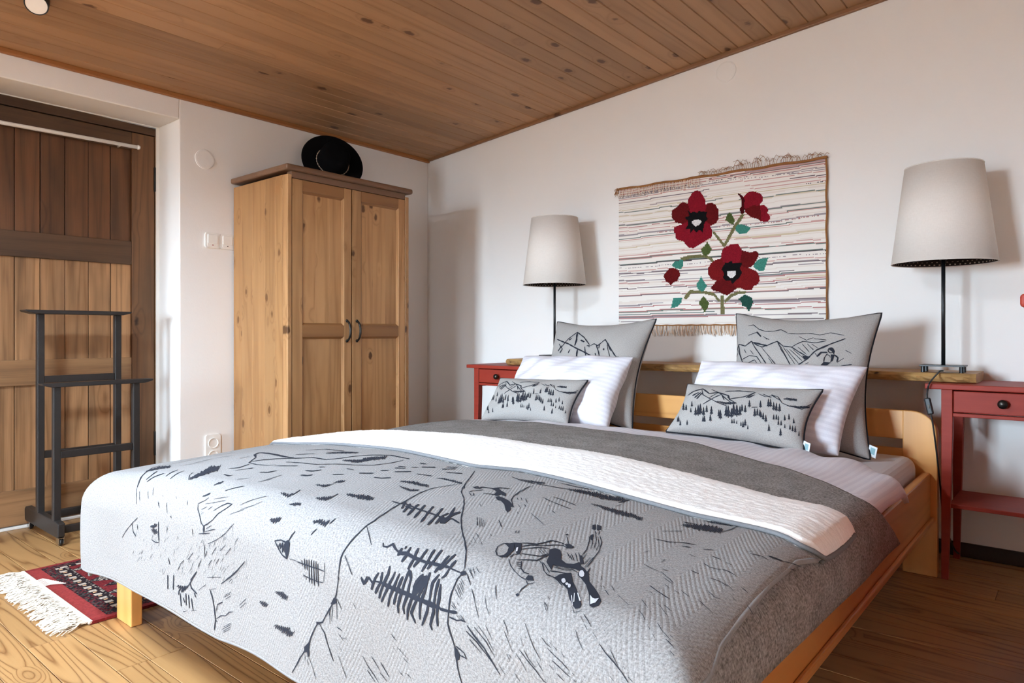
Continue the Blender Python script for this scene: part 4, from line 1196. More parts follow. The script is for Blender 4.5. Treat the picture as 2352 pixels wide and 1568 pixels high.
PRINT_QUILT = """L25 240,1667 272,1714 307,1768 338,1813 365,1845 407,1880 435,1909 459,1937 487,1971 522,2006 552,2033 581,2056 602,2071 617,2086 628,2098 631,2107
L21 338,1813 347,1817 323,1791 307,1768
L27 632,2105 628,2116 629,2127 629,2137 631,2146 634,2157 635,2166 636,2173 641,2181 649,2193 654,2201 656,2211 660,2222 664,2234 669,2244 674,2251
P0 653,2200 660,2203 667,2210 665,2218 659,2223 655,2214
P0 627,2105 634,2102 640,2106 634,2110 628,2109
L21 656,2199 675,2203 682,2211
L18 666,2210 681,2210
L20 638,2164 648,2164 655,2164 664,2161 674,2161
L22 678,2164 693,2171 718,2181 735,2194 752,2207
L17 677,2171 702,2178 723,2188 733,2194
L13 686,2179 713,2190
L11 693,2162 721,2172 740,2185
L8 700,2158 721,2167 737,2178
L8 715,2154 732,2166
L8 635,2114 647,2120
L8 636,2117 651,2126
L8 635,2120 654,2130
L8 634,2123 653,2133
L8 634,2125 654,2137
L8 632,2129 651,2138
L8 635,2097 657,2107
L8 638,2096 656,2107
L8 642,2093 656,2102
L8 648,2091 661,2097
L8 664,2120 681,2132
L8 636,2145 650,2151
L8 636,2149 648,2152
L8 646,2143 652,2146
L8 653,2158 662,2161
L8 657,2157 666,2160
L8 660,2156 672,2160
L10 640,2105 659,2117
L35 306,1782 296,1812 284,1842 281,1860 289,1899 301,1932 312,1963 318,1987 328,2018 342,2053 351,2074 348,2088 347,2105 343,2118 340,2129 336,2141 335,2151 337,2161 338,2172 337,2183
L28 339,2178 336,2192 332,2211 326,2226 312,2246 299,2264 291,2277 277,2283 269,2293 258,2313 251,2329 239,2346 223,2365 207,2388 193,2406
P0 324,2221 333,2221 332,2230 318,2237 315,2235
P0 272,2281 282,2279 281,2284 273,2286
P0 237,2339 252,2325 256,2322 253,2338 254,2352 248,2356 247,2347 237,2350
L22 282,2282 291,2291 298,2296 306,2312 317,2331 324,2343
L17 334,2221 348,2238
L16 333,2228 334,2260
L15 315,2240 310,2261
L16 320,2239 318,2268
L16 312,2248 313,2275
L16 403,2310 418,2327 433,2338 445,2347
L17 428,2303 449,2322
L15 449,2327 469,2337
L16 414,2334 435,2349
L16 488,2241 503,2249
L12 251,2353 263,2370 274,2392
L13 247,2360 250,2372
L12 239,2353 240,2366
L11 338,2329 347,2346 359,2366
L10 337,2286 352,2296
L8 347,2292 363,2290
L10 339,2310 347,2317
L10 490,2262 499,2268
L10 505,2260 520,2266 535,2270
L10 519,2273 535,2279
L11 382,2215 392,2225
L11 506,2304 519,2308
L10 525,2299 541,2302
L8 343,2145 363,2157 377,2167
L17 333,2275 348,2278
L23 453,2306 475,2326
L14 351,2090 377,2104 401,2118
L10 344,2144 364,2156 380,2168
L31 215,1780 215,1775 222,1779 220,1773 227,1777 225,1769 235,1778 231,1767 244,1779 240,1769 252,1780 247,1769 260,1780 256,1770 268,1781 262,1768 278,1784 271,1770 287,1785 281,1773 293,1784 289,1774 302,1786 297,1775 311,1788
L51 287,1981 313,1983 328,1977 380,1987 425,1991 466,1994 477,1986 504,1994
L53 345,2003 315,1966
L59 366,2017 336,1971
L60 389,2026 367,1989 354,1964
L55 412,2029 388,1989 370,1960
L53 443,2039 413,1992 392,1957
L53 465,2041 437,1989 417,1954
L61 472,2027 450,1986 448,1968
L51 476,2012 459,1974 434,1935
L78 468,1993 461,1965 461,1947
L66 338,1986 370,1994
P0 448,1995 466,1988 476,1991 485,2015 476,2019
L36 425,2109 431,2114 442,2113 450,2106 464,2112 478,2115 495,2111 518,2113 545,2113 575,2110 600,2107
L21 600,2107 611,2107 631,2107
L69 479,2120 477,2107
L62 495,2126 497,2116 494,2101
L61 517,2132 518,2115 511,2098
L61 526,2126 532,2111 531,2094
L56 549,2127 550,2113 545,2090
L60 558,2121 561,2105 559,2086
L58 576,2121 581,2106 582,2090
L62 583,2115 589,2098 591,2084
L60 601,2108 602,2093
L59 485,2107 483,2102
L46 475,2117 494,2113 517,2114 545,2113 575,2109 599,2106
L45 601,2108 601,2118 596,2124
L50 405,2166 416,2173 422,2161
L37 419,2172 427,2162 438,2167 446,2164
L32 442,2164 466,2162 497,2162 536,2160 569,2160 601,2159 618,2159
L39 614,2160 633,2158 652,2155
L62 438,2177 444,2160 450,2151
L61 449,2180 461,2162 459,2148
L60 460,2185 469,2163 475,2148 472,2137
L53 466,2190 479,2170 489,2149 490,2141
L56 484,2193 490,2176 498,2159 502,2141
L62 501,2184 506,2167 512,2143
L59 513,2196 512,2184 519,2162 521,2138 521,2131
L57 529,2192 526,2181 534,2163 532,2141 523,2132
L55 536,2200 538,2184 546,2163 546,2143 555,2129
L54 558,2198 547,2184 557,2165 564,2149 566,2130
L57 569,2187 568,2165 572,2147 567,2123
L51 574,2196 586,2171 587,2153 582,2134 588,2120
L56 600,2194 595,2187 601,2168 597,2150 592,2126
L58 613,2183 609,2166 607,2148 600,2131
L62 469,2163 497,2163 532,2162 565,2161 592,2160 614,2159
P0 542,2149 550,2134 564,2128 570,2142 554,2158 545,2159
L20 639,2007 634,2015 635,2029 645,2046 657,2055 667,2055 673,2050 670,2037 658,2018 647,2007 639,2007
P0 635,2011 643,2005 647,1997 666,2021 671,2041 672,2053 661,2055 665,2047 662,2035 652,2019
P0 647,1997 658,1989 673,2009 682,2024 679,2029 667,2020
P0 715,1936 720,1928 733,1932 735,1941 729,1947
P0 690,1899 691,1892 695,1895 694,1902
P0 742,2077 740,2069 747,2067 757,2074 748,2078
P0 746,2104 749,2101 753,2103 750,2106
W0 664,2012 665,2008 674,2021 673,2025
L36 658,1989 665,1982 680,1973 686,1956 689,1941 703,1936 715,1936
L30 692,2046 706,2033 719,2023 720,1990
L13 680,2052 698,2065 714,2072 731,2077 744,2078
L19 754,2083 750,2094 750,2101
L29 665,2001 675,1983 688,1973 699,1960 707,1949 717,1942 729,1947
L15 719,1929 697,1904
L30 673,2009 679,1998 691,1981 701,1974 708,1972
L27 683,2022 700,2014 714,2006 717,1987
L13 744,2078 752,2083 759,2080 760,2075
L23 678,2047 676,2032 686,2025
L12 695,1988 715,2000
L13 696,1984 717,1995
L13 700,1980 717,1989
L10 686,1953 692,1963
L10 688,1945 695,1955
L19 700,2043 718,2062 729,2067 740,2066
L31 698,2053 705,2049
L31 703,2057 709,2054
L25 708,2060 714,2058
L22 714,2064 719,2062
P0 709,1974 713,1962 723,1961 736,1974 746,1990 762,1996 772,1989 775,1976 790,1991 796,2004 783,2002 768,2010 748,2015 758,2034 734,2016 724,1996
L18 720,2020 733,2026 750,2044 762,2051 775,2051 789,2056 802,2062
L19 729,2021 744,2030 759,2042
L33 757,2037 771,2030 791,2023
L18 749,2016 764,2016 783,2007 795,2010
L19 754,2021 772,2018 783,2012
P0 777,2051 777,2035 787,2018 807,2042 828,2059 843,2071 855,2081 857,2087 852,2091 845,2088 832,2080 816,2066 805,2061 791,2056
P0 800,2018 784,1986 795,1990 811,2002 827,2024 845,2037 862,2051 877,2064 880,2073 875,2080 868,2079 853,2061 830,2038 812,2025
W0 798,2049 801,2053 801,2056 800,2057 797,2056 793,2053 790,2049 790,2045 791,2043 794,2045
W0 808,2054 809,2056 809,2058 808,2059 806,2058 804,2057 803,2055 803,2053 804,2052 806,2053
W0 814,2056 816,2059 817,2061 815,2062 813,2061 811,2059 809,2056 808,2054 809,2053 812,2054
W0 806,2007 810,2014 811,2019 809,2021 804,2019 800,2014 796,2007 795,2001 797,1999 801,2002
W0 855,2061 862,2065 867,2065 871,2061 873,2071 868,2077
W0 831,2075 831,2073 845,2088 844,2088
W0 831,2068 832,2068 843,2082 842,2083
W0 835,2066 836,2065 851,2077 849,2078
L9 846,2090 853,2096 860,2092 862,2088
L13 803,2015 803,2006
L17 764,1952 757,1927 740,1893 729,1875 726,1859
L16 740,1857 759,1880 777,1918 786,1950 796,1985
L16 739,1961 755,1976
L15 747,1960 767,1980
L14 750,1952 771,1976
L15 753,1947 773,1968
L17 762,1979 749,1967
L17 719,1841 728,1851
L15 725,1834 736,1855
L24 802,1999 813,2002
L12 724,1848 747,1880 764,1914
L12 737,1860 762,1894 771,1918
L12 731,1867 749,1896 760,1919
L14 785,1977 779,1948
L14 792,1985 783,1943
L13 772,1964 766,1939
L24 808,2003 801,1981
P0 698,1818 701,1811 717,1835 711,1839
P0 703,1809 714,1811 724,1828 720,1836
P0 760,1955 764,1952 785,1977 780,1981
P0 725,1866 727,1858 742,1885 737,1884
L58 359,1797 356,1783 372,1793 368,1779 396,1774 403,1757 427,1748
L54 352,1791 365,1798 375,1790
L40 377,1831 376,1822 380,1814 388,1797
L20 379,1835 402,1852 406,1848 393,1834 388,1838
L39 410,1821 424,1815 437,1814 448,1815
L20 476,1784 457,1748 451,1720
L23 514,1843 491,1820 476,1794 464,1764 458,1736 448,1710 447,1688
P0 398,1778 404,1762 426,1777 449,1788 463,1807 445,1802 447,1820 434,1811 423,1790
P0 451,1827 452,1816 469,1820 491,1828 514,1843 528,1854 519,1855 533,1873 538,1888 526,1880 501,1855 478,1840 468,1840
L35 355,1656 399,1670 435,1673 467,1667 504,1663 535,1651
L34 481,1625 528,1622 569,1607 606,1608 646,1590 676,1598
L21 528,1662 524,1648 535,1664 528,1647 538,1661 532,1645 543,1660 535,1640 550,1664 540,1640 553,1660 543,1636 558,1661 547,1634 564,1663 552,1635 568,1660 556,1632 573,1659 562,1634 577,1658 563,1626 580,1655 571,1632 588,1661 574,1628 593,1660 578,1625 597,1659 580,1619 601,1658 588,1625 606,1658 591,1622 612,1659 598,1625 619,1664 603,1626 623,1662 605,1619 625,1656 613,1627 629,1656 614,1617 635,1658 620,1621 637,1653 624,1620 642,1652 630,1622 645,1649 630,1613 649,1649 635,1612 653,1648 642,1618 655,1642 643,1609 662,1646 650,1615 667,1648 654,1613
L38 659,1656 663,1616
L16 671,1683 670,1652
L19 388,1665 387,1659 393,1665 391,1658 397,1665 395,1658 404,1668 399,1657 407,1666 404,1658 412,1667 407,1655 417,1668 412,1656 422,1668 414,1652 427,1669 420,1654 430,1667 424,1654 434,1666 426,1650 438,1665 432,1652 442,1666 435,1650 447,1667 439,1650 449,1663 442,1648 452,1661 445,1646 456,1660 451,1648 459,1659
L17 628,1717 626,1709 633,1717 629,1706 638,1719 634,1706 641,1717 638,1706 645,1717 642,1706 650,1718 645,1703 654,1718 650,1706 660,1723 653,1704 665,1724 658,1705 669,1725 661,1703 673,1725 665,1703 677,1724 671,1707 681,1724 673,1702 687,1729 677,1701 690,1726 682,1703 696,1730 686,1703 700,1731 690,1703 703,1729 693,1701 705,1725 696,1699 711,1730 702,1705 714,1729 703,1697 717,1726 710,1704 721,1727 713,1703 725,1728 716,1699 727,1722 721,1703 731,1723 725,1703 736,1724 728,1701 738,1722 734,1707 744,1726 738,1707 748,1726 742,1707 751,1726 745,1704 755,1727
L23 528,1758 555,1768 584,1774 618,1777
L26 541,1738 574,1742 610,1749
L14 576,1859 602,1873 633,1890
L10 457,1884 472,1896
L9 441,1892 449,1899
L11 522,1835 544,1852
L9 511,1951 543,1982
L9 509,1946 538,1980
L8 512,1943 548,1984
L8 518,1945 550,1982
L9 528,1950 552,1980
L9 537,1955 554,1978
L11 564,2011 581,2019
L10 571,2016 591,2027
L9 572,2027 596,2043
L8 584,2049 594,2056
L9 581,2041 589,2047
L9 595,2031 609,2042
L21 598,1816 610,1823
L19 572,1793 579,1799
L16 491,1800 501,1810
L17 497,1794 509,1806
L16 509,1793 530,1814
L19 532,1826 546,1837
L17 551,1872 559,1879
L15 588,1996 596,2003
L15 614,1951 620,1963
L14 618,1947 625,1961
L22 553,1932 582,1957
L12 704,2104 712,2113 719,2120
L11 787,2162 803,2169 820,2175 834,2182 841,2183
L9 846,2156 859,2159 871,2162 880,2164
L10 868,2093 880,2099 890,2105
L13 863,2033 877,2045
L12 852,2022 859,2029
L14 849,2025 852,2028
L10 799,2089 804,2092
L8 835,2139 839,2140
L10 792,2144 794,2147
L13 994,2077 998,2078
L9 1004,2097 1011,2100
L9 967,2138 975,2141
L10 992,2085 1006,2091
L12 912,2119 925,2125 943,2131 958,2137 969,2143
L9 707,2117 712,2124
L9 745,2139 753,2144 762,2153
L8 784,2131 798,2142 811,2152 828,2162
L9 768,2156 772,2159
L9 795,2160 806,2167 819,2172
L11 768,2173 773,2176
L11 764,2174 771,2181
L8 820,2138 830,2142 840,2144
L8 843,2141 851,2144
L8 834,2146 848,2150 862,2153 877,2158
L8 843,2162 851,2165
L8 883,2159 887,2160
L8 885,2165 891,2166
L8 799,2098 805,2104 811,2108
L8 799,2098 806,2101 812,2106
L8 866,2097 875,2103
L8 878,2105 886,2110
L10 863,2014 875,2026
L8 934,2054 945,2060 956,2069
L8 965,2075 969,2079
L10 921,2022 941,2039
L10 948,2045 951,2049
L11 936,2018 944,2024
L11 954,2013 971,2023
L14 907,1970 928,1980 952,1989
L14 916,1988 924,1992
L8 971,2065 982,2075 998,2084
L14 896,1912 920,1926 930,1934
L8 639,2104 659,2116
L8 957,2130 960,2132
L8 695,2122 706,2133 717,2141
L8 664,2120 678,2131 699,2150
L8 752,2150 765,2160 774,2168
L8 785,2149 792,2156
L8 781,2168 791,2173 804,2182
L8 820,2164 833,2172
L8 859,2144 865,2147
L8 857,2167 871,2171
L8 869,2115 878,2123 891,2132
L8 896,2110 906,2115
L8 931,2120 941,2127 949,2132
L8 941,2145 948,2148
L8 819,1995 824,2000
L8 837,2014 841,2019
L8 830,1994 840,2007
L9 885,2033 901,2043 916,2052
L8 975,2084 980,2088
L8 944,2014 961,2029 974,2042
L10 921,1948 935,1956
L11 909,1928 931,1938
L14 862,1908 878,1912 893,1913
L15 892,1901 904,1901
L11 879,1879 880,1865
L8 910,2102 913,2104
L8 748,2193 762,2203
L9 780,2193 791,2201
L20 823,1688 822,1671 826,1685 825,1668 830,1685 828,1664 834,1687 831,1663 837,1685 835,1663 840,1680 837,1656 844,1683 840,1651 848,1684 844,1655 851,1682 846,1646 854,1683 851,1652 859,1686 852,1640 861,1677 856,1642 865,1679 859,1637 868,1677 864,1643 871,1678 866,1633 874,1672 871,1642 878,1676 873,1631 881,1670 878,1640 885,1673 881,1636 888,1665 885,1635 891,1666 889,1640 896,1671
L13 843,1625 843,1618 846,1623 845,1616 849,1623 848,1616 852,1623 851,1614 855,1622 853,1610 858,1622 856,1611 860,1620 858,1608 863,1620 860,1605 866,1619 863,1606 868,1617 865,1601 871,1617 868,1600 874,1619 870,1599 877,1616 873,1598 879,1613 875,1596 882,1613 878,1595 884,1612 881,1595 887,1611 885,1597 889,1609 888,1598 892,1610 890,1596 895,1609 893,1597
L19 894,1656 901,1627 903,1595
L36 816,1663 839,1653
L16 926,1569 926,1542
L67 845,1577 879,1562 909,1550 928,1543
L27 820,1794 846,1788 864,1770 888,1760
L27 872,1787 888,1779
L26 907,1770 922,1759
L23 974,1727 988,1718 998,1717
L23 931,1788 949,1790
L20 960,1795 971,1799
L21 934,1828 948,1834 966,1830
L21 966,1826 977,1828 987,1831
L20 929,1869 945,1872
L18 964,1872 979,1873 991,1876
L17 1002,1855 1014,1856
L15 1023,1885 1035,1889
L13 979,1919 991,1928 997,1922
L14 980,1959 993,1966 1005,1971
L12 951,1949 970,1960
L17 944,1957 953,1960
L15 907,1971 925,1979 949,1989
L14 1019,1672 1032,1649
L12 1026,1689 1033,1674
L13 1013,1685 1027,1656
L42 995,1703 1004,1694 1013,1685
L10 1001,1894 1011,1899
L14 898,1811 912,1814
L13 838,1867 842,1852
L24 707,1623 718,1597
L13 875,1872 879,1863
L8 993,1933 1002,1939
L10 984,1870 1000,1879
L20 811,1746 839,1712
L16 966,1719 976,1713
L21 6,2074 6,2071 19,2077 15,2070 31,2079 23,2070 41,2080 33,2070 51,2081 42,2070 53,2077 40,2065 54,2072
L34 52,2072 48,2062 32,2043
L22 82,2096 83,2093 88,2095 88,2092 93,2094 91,2089 100,2095 95,2087 105,2094 100,2086 109,2092 105,2085 114,2091 111,2085 119,2091
L18 130,2064 123,2056 136,2063 127,2054 145,2064 130,2050 152,2064 132,2046 157,2062 137,2043 162,2061 140,2040 163,2057 141,2036 159,2049 143,2032
L40 155,2045 141,2015
L25 164,2010 158,2001 175,2013 163,1998 181,2012 171,1998 191,2014 177,1997 197,2013 185,1997 204,2012 187,1992 215,2016 193,1990 219,2013 196,1986 227,2013 208,1990 229,2008 208,1983 238,2010 217,1985 242,2007 227,1987 245,2002 233,1986
L25 22,1994 18,1987 32,1996 24,1985 39,1994 32,1985 48,1995 34,1980 55,1995 40,1979 58,1992 41,1974 58,1986 44,1971 56,1979
L24 44,1959 38,1951 45,1954 35,1943 46,1949 34,1936 53,1950 36,1931 55,1946 39,1928 56,1939 43,1924
L36 53,1986 48,1959
L94 -150,1909 -120,1909 -107,1889
L91 -108,1950 -85,1949 -77,1936
L91 15,1860 49,1842
L94 99,1722 128,1699
L93 156,1703 181,1677
L68 -33,1907 -9,1890
L66 85,1868 108,1863 123,1846
L72 -153,1866 -131,1861
L69 41,1812 59,1799
L68 85,1802 117,1774
L70 50,1772 78,1758
L70 42,1753 66,1748
L72 60,1692 81,1689
L70 147,1677 173,1662
L67 191,1721 234,1707
L40 -58,1845 -26,1846
L47 81,1742 97,1730
L44 146,1781 192,1770
L24 171,1859 165,1848 177,1858 170,1847 183,1857 174,1844 189,1856 180,1842 194,1854 183,1838 201,1855 190,1839 205,1852 191,1833 212,1852 198,1834 221,1855 203,1831 226,1853 212,1834 233,1854 221,1836 242,1856 228,1836 247,1854 235,1837 250,1851 239,1834 259,1854 248,1837 265,1853
L20 203,1888 201,1883 211,1890 208,1884 221,1895 215,1885 230,1898 222,1885 237,1899 229,1886 247,1903 237,1888 252,1902 243,1889 260,1905 248,1888 262,1901 249,1883 265,1899 257,1885 268,1895 259,1882 272,1893 261,1878
L37 61,2133 65,2129 70,2134 73,2128 78,2135 81,2125 86,2134 88,2123 93,2130 95,2122
L28 201,2113 202,2109 208,2114 208,2107 214,2112 214,2104 222,2112 221,2103 230,2113 230,2104 238,2113 238,2105 245,2114 240,2102 245,2109 242,2100 247,2106
L27 219,2133 226,2121
L33 252,2107 254,2094
L25 106,2161 129,2156 146,2157 153,2153 161,2156 164,2170 159,2181 148,2180 137,2177 120,2168 106,2161
L35 155,2153 159,2144 164,2135
L35 123,2169 127,2162 132,2169 136,2159 141,2174 144,2159 149,2173 152,2160 156,2174 160,2164
P0 143,2159 154,2154 161,2159 162,2171 157,2182 151,2173
L29 213,2175 217,2184
L30 222,2171 226,2189
L29 230,2171 234,2189
L27 238,2170 244,2211
L27 246,2169 252,2212
L27 254,2169 261,2214
L27 262,2169 267,2205
L27 269,2171 274,2212
L26 230,2201 232,2208
L26 222,2199 225,2204
L18 195,2180 228,2180 273,2179 292,2179
L19 222,2201 246,2203 272,2203 288,2201
L14 289,2166 293,2178 290,2201
L8 168,2180 195,2179
L80 -600,1779 -514,1790 -418,1813 -333,1820
L68 -446,1867 -389,1840 -328,1811 -299,1787 -228,1791 -196,1766 -178,1732 -140,1695 -88,1669 -3,1674
L72 -405,1777 -354,1743
L73 -341,1712 -309,1684 -252,1676
L48 -320,1862 -259,1847 -196,1844 -139,1823 -78,1807 -31,1781 -9,1735 -6,1692
L49 -305,1906 -237,1876
L57 -464,1703 -408,1666 -311,1666
L30 -157,1786 -166,1775 -145,1788 -161,1771 -137,1788 -152,1771 -131,1786 -148,1767 -126,1783 -141,1766 -112,1788 -137,1761 -105,1787 -128,1762 -98,1785 -126,1756 -90,1785 -120,1754 -93,1776 -116,1751 -86,1776 -127,1735 -90,1766 -126,1729 -88,1761 -124,1723 -84,1758 -121,1720 -86,1750 -120,1714 -85,1744 -114,1712 -84,1737 -114,1705 -75,1739 -109,1702 -77,1729 -102,1701 -72,1727 -99,1696 -76,1716 -97,1691 -66,1718 -98,1683 -63,1713 -93,1680
L22 -320,1727 -327,1720 -316,1726 -326,1715 -313,1723 -322,1714 -307,1723 -319,1711 -303,1722 -317,1707 -301,1718 -317,1703 -295,1718 -311,1702 -292,1715 -309,1699 -289,1713 -306,1696 -285,1711 -305,1693 -285,1706 -301,1690 -280,1706 -299,1687 -269,1709 -297,1683 -268,1705 -295,1680 -265,1702 -283,1684 -254,1706 -284,1678 -251,1704 -279,1677 -250,1699 -273,1677 -241,1702 -266,1677 -235,1702 -257,1680 -236,1695 -250,1681 -230,1695 -247,1678 -224,1695 -241,1678 -218,1695 -239,1674 -213,1694 -229,1677 -212,1690
L76 -513,1847 -578,1814 -620,1778 -563,1778 -485,1792 -398,1814 -334,1820
L67 -423,1980 -403,1961 -415,1923
L38 -663,2124 -676,2114 -709,2093 -736,2072 -833,2021 -870,1983
L69 -634,2107 -631,2091 -611,2073
L22 -272,2134 -261,2144 -240,2155 -224,2168 -210,2173 -193,2168 -172,2158 -157,2144 -135,2132 -121,2121 -143,2121 -162,2129 -184,2141
L46 -461,2192 -460,2219 -456,2245
L40 -509,1847 -465,1886 -437,1911 -384,1917 -335,1911 -315,1897
L53 -444,1907 -441,1879 -405,1856
L50 -376,1986 -348,1946
L47 -653,2102 -661,2084 -680,2065
L20 -272,2134 -249,2125 -242,2118
L18 -483,2150 -464,2161
L23 -595,2193 -633,2212 -674,2234 -712,2258
L33 -633,2212 -626,2235 -605,2247
L17 -72,2155 -100,2175 -144,2196 -185,2211
L27 -201,2215 -204,2243
L19 -261,2242 -291,2265
L18 -311,2269 -337,2287
L22 -190,2229 -204,2249
L19 -145,2214 -167,2235
L16 -100,2201 -127,2220
L17 -75,2203 -101,2225
L31 -401,2279 -390,2296
L22 -332,2286 -348,2303
L21 -218,2254 -236,2275
L18 -167,2248 -185,2264
L18 -132,2239 -150,2257
L14 -401,2131 -391,2135
L13 -475,2135 -468,2137
L18 -423,2086 -460,2069 -485,2051
L13 -195,2177 -170,2168
L16 -662,2126 -635,2144 -611,2162
L14 -631,2132 -598,2153
L45 -872,2006 -840,1960 -853,1894 -906,1806 -870,1723
L18 -432,2148 -412,2168
L27 -597,2212 -593,2228
L18 -72,2161 -72,2168
L12 -242,2144 -222,2136
L12 -237,2153 -227,2148
L15 -211,2141 -198,2133
L12 -215,2119 -162,2108
L11 -207,2127 -160,2116
L10 -238,2132 -194,2124
L15 -88,2120 -57,2105 -20,2090
L12 -72,2128 -32,2115 -14,2104
L28 -202,2096 -158,2072
L10 -107,2141 -57,2126
L34 -157,2041 -150,2007
L39 -520,2092 -557,2044
L39 -568,2084 -609,2040
L42 -699,1994 -663,1939
L43 -697,1952 -737,1873
L44 -739,1856 -711,1808
L42 -554,1877 -554,1846
L35 -244,2051 -225,2028
L35 -155,2030 -167,1970
L13 -578,2130 -550,2146
L13 -562,2120 -534,2137
L15 -332,2133 -322,2142
L24 -408,2197 -410,2214
L22 -267,2183 -262,2201
L73 -208,2173 -206,2186
L25 -232,2192 -176,2184
L38 -391,2171 -385,2175
L37 -246,2290 -275,2314
L100 -354,1960 -351,1947
L72 -268,1973 -242,1966 -239,1940
L16 -199,2183 -150,2173
L25 -501,2244 -478,2248 -456,2246
L57 -356,2028 -317,2035 -315,2024
L22 -18,2228 -62,2259 -104,2285
L31 -745,2070 -764,2060 -739,2069 -769,2055 -734,2067 -780,2048 -734,2064 -795,2037 -723,2064 -792,2034 -729,2059 -821,2017 -732,2054 -803,2021 -735,2050 -838,2000 -718,2053 -853,1989 -729,2045 -819,2000 -728,2040 -838,1986 -720,2040 -808,1995 -714,2038 -816,1987 -709,2036 -796,1992 -716,2027 -778,1995 -696,2032 -792,1984 -698,2027 -768,1991
L28 -420,2086 -434,2076 -415,2085 -435,2071 -411,2083 -438,2066 -413,2078 -444,2060 -408,2077 -452,2053 -405,2075 -450,2051 -407,2071 -476,2033 -411,2065 -468,2034 -411,2062 -483,2021 -408,2061 -493,2012 -408,2058 -496,2006 -422,2048 -517,1990 -419,2045 -526,1979 -409,2046 -504,1987 -424,2033 -513,1977 -427,2026 -498,1981 -421,2025 -494,1978 -428,2016 -493,1974 -420,2016 -504,1962
L26 -277,2089 -279,2085 -273,2087 -278,2081 -270,2084 -278,2076 -264,2082 -273,2074 -262,2079 -273,2070 -261,2075
L32 -274,2119 -273,2117 -269,2117 -268,2114 -263,2117 -263,2112 -258,2115 -259,2109 -253,2112 -254,2107
L25 -512,2212 -502,2206 -505,2212 -494,2204 -498,2212 -481,2198 -492,2213 -476,2200 -482,2209 -469,2199 -474,2207
L24 -505,2219 -497,2214 -500,2222 -487,2212 -495,2224 -481,2214 -489,2227 -472,2212 -483,2228 -469,2217 -472,2225 -461,2217
L22 -14,2224 -62,2261 -104,2286 -126,2298
L11 -190,2293 -125,2282
L11 -172,2318 -147,2313
L12 -231,2330 -194,2310
L43 -241,2286 -260,2303 -277,2322 -270,2332 -240,2341
L32 -351,2346 -339,2339 -341,2348 -327,2338 -335,2352 -316,2337 -326,2355 -305,2335 -318,2353 -298,2333 -307,2346 -289,2330 -294,2338 -278,2322
L52 -369,2318 -372,2357
L52 -403,2324 -403,2361
L54 -332,2359 -326,2391
L52 -300,2352 -298,2382
L53 -285,2352 -280,2385
L50 -270,2358 -260,2386
L42 -255,2341 -245,2351
L48 -337,2350 -342,2365
L44 -316,2367 -305,2377
L41 -177,2318 -164,2338 -156,2361 -151,2387 -156,2412
L22 -147,2384 -127,2373 -106,2369 -90,2357 -74,2353
L30 -151,2387 -143,2390
L26 -147,2366 -143,2350 -119,2339
L13 -110,2322 -81,2308
L13 -114,2327 -85,2313
L13 -106,2330 -81,2316
L13 -123,2405 -82,2384
L13 -119,2409 -84,2390
L13 -115,2397 -82,2381
L13 -115,2410 -86,2396
L15 -88,2285 -75,2276
L17 -80,2288 -73,2280
L14 -46,2331 -15,2309
L14 -42,2336 -16,2318
L13 -316,2402 -290,2394
L13 -270,2390 -240,2380
L23 117,2263 124,2258 123,2264 132,2257 129,2265 139,2255 135,2265 147,2253 141,2266 153,2253 146,2268 158,2255 153,2267 163,2256 158,2267 169,2256 165,2267
L25 47,2303 55,2298 54,2305 65,2296 60,2307 74,2295 67,2308 81,2296 76,2306 88,2296
L24 115,2337 126,2329 122,2339 134,2327 131,2337 142,2326 138,2337 151,2324 145,2337 159,2323 151,2339 167,2321 159,2337 175,2319 167,2336 183,2317 172,2338 187,2321 181,2336 193,2322 190,2332 202,2318
L9 -599,2236 -616,2252
L14 -240,2216 -244,2223
L11 -443,2272 -447,2285
L8 -104,2183 -112,2189
L13 -315,2286 -322,2297
L8 -371,2289 -377,2295
L9 -229,2244 -244,2259
L11 -343,2215 -345,2224
L11 -414,2230 -425,2241
L10 -56,2199 -63,2211
L9 -40,2176 -56,2189
L8 -86,2246 -97,2256
L9 -227,2258 -235,2273
L8 -171,2208 -179,2215
L15 -367,2258 -371,2267
L10 -66,2172 -72,2181
L9 -132,2207 -135,2213
L10 -147,2240 -159,2252
L10 -108,2278 -116,2292
L11 -268,2280 -282,2294
L8 -173,2210 -183,2221
L15 -491,2227 -499,2243
L8 -228,2220 -232,2225
L14 -145,2248 -146,2254
L8 -205,2206 -210,2211
L10 -460,2223 -469,2234
L8 -226,2268 -239,2283
L15 -531,2260 -534,2267
L9 -151,2275 -155,2283
L11 -280,2240 -286,2246
L9 -65,2257 -77,2269
L10 -319,2296 -324,2310
L10 -493,2281 -511,2297
L13 -360,2274 -364,2281
L18 -617,2288 -625,2300
L8 -37,2248 -44,2255
L8 -17,2232 -25,2241
L12 -205,2207 -209,2220
L9 -400,2223 -409,2233
L8 -418,2314 -433,2329
L8 -224,2219 -233,2233
L12 -214,2205 -220,2215
L13 -151,2200 -156,2214
L8 -120,2211 -125,2217
L10 -295,2259 -299,2265
L8 -264,2287 -276,2298
L10 -162,2263 -168,2276
L8 -50,2262 -62,2273
L12 -554,2278 -565,2290
L12 -500,2288 -503,2295
L9 -391,2286 -398,2296
L8 -173,2215 -180,2223
L8 -52,2185 -61,2198
L11 -432,2311 -436,2324
L8 -139,2223 -144,2232
L8 -227,2232 -235,2239
L9 -120,2253 -129,2266
L8 -103,2184 -114,2197
L9 -264,2281 -271,2288
L8 -133,2283 -137,2288
L8 -9,2254 -12,2259
L9 -101,2257 -112,2268
L9 -61,2234 -68,2241
L10 -32,2181 -34,2185
L11 -346,2212 -352,2224
L14 -540,2301 -544,2308
L10 -47,2179 -54,2186
L11 -306,2301 -312,2308
L12 -414,2257 -420,2265
L12 -262,2267 -269,2281
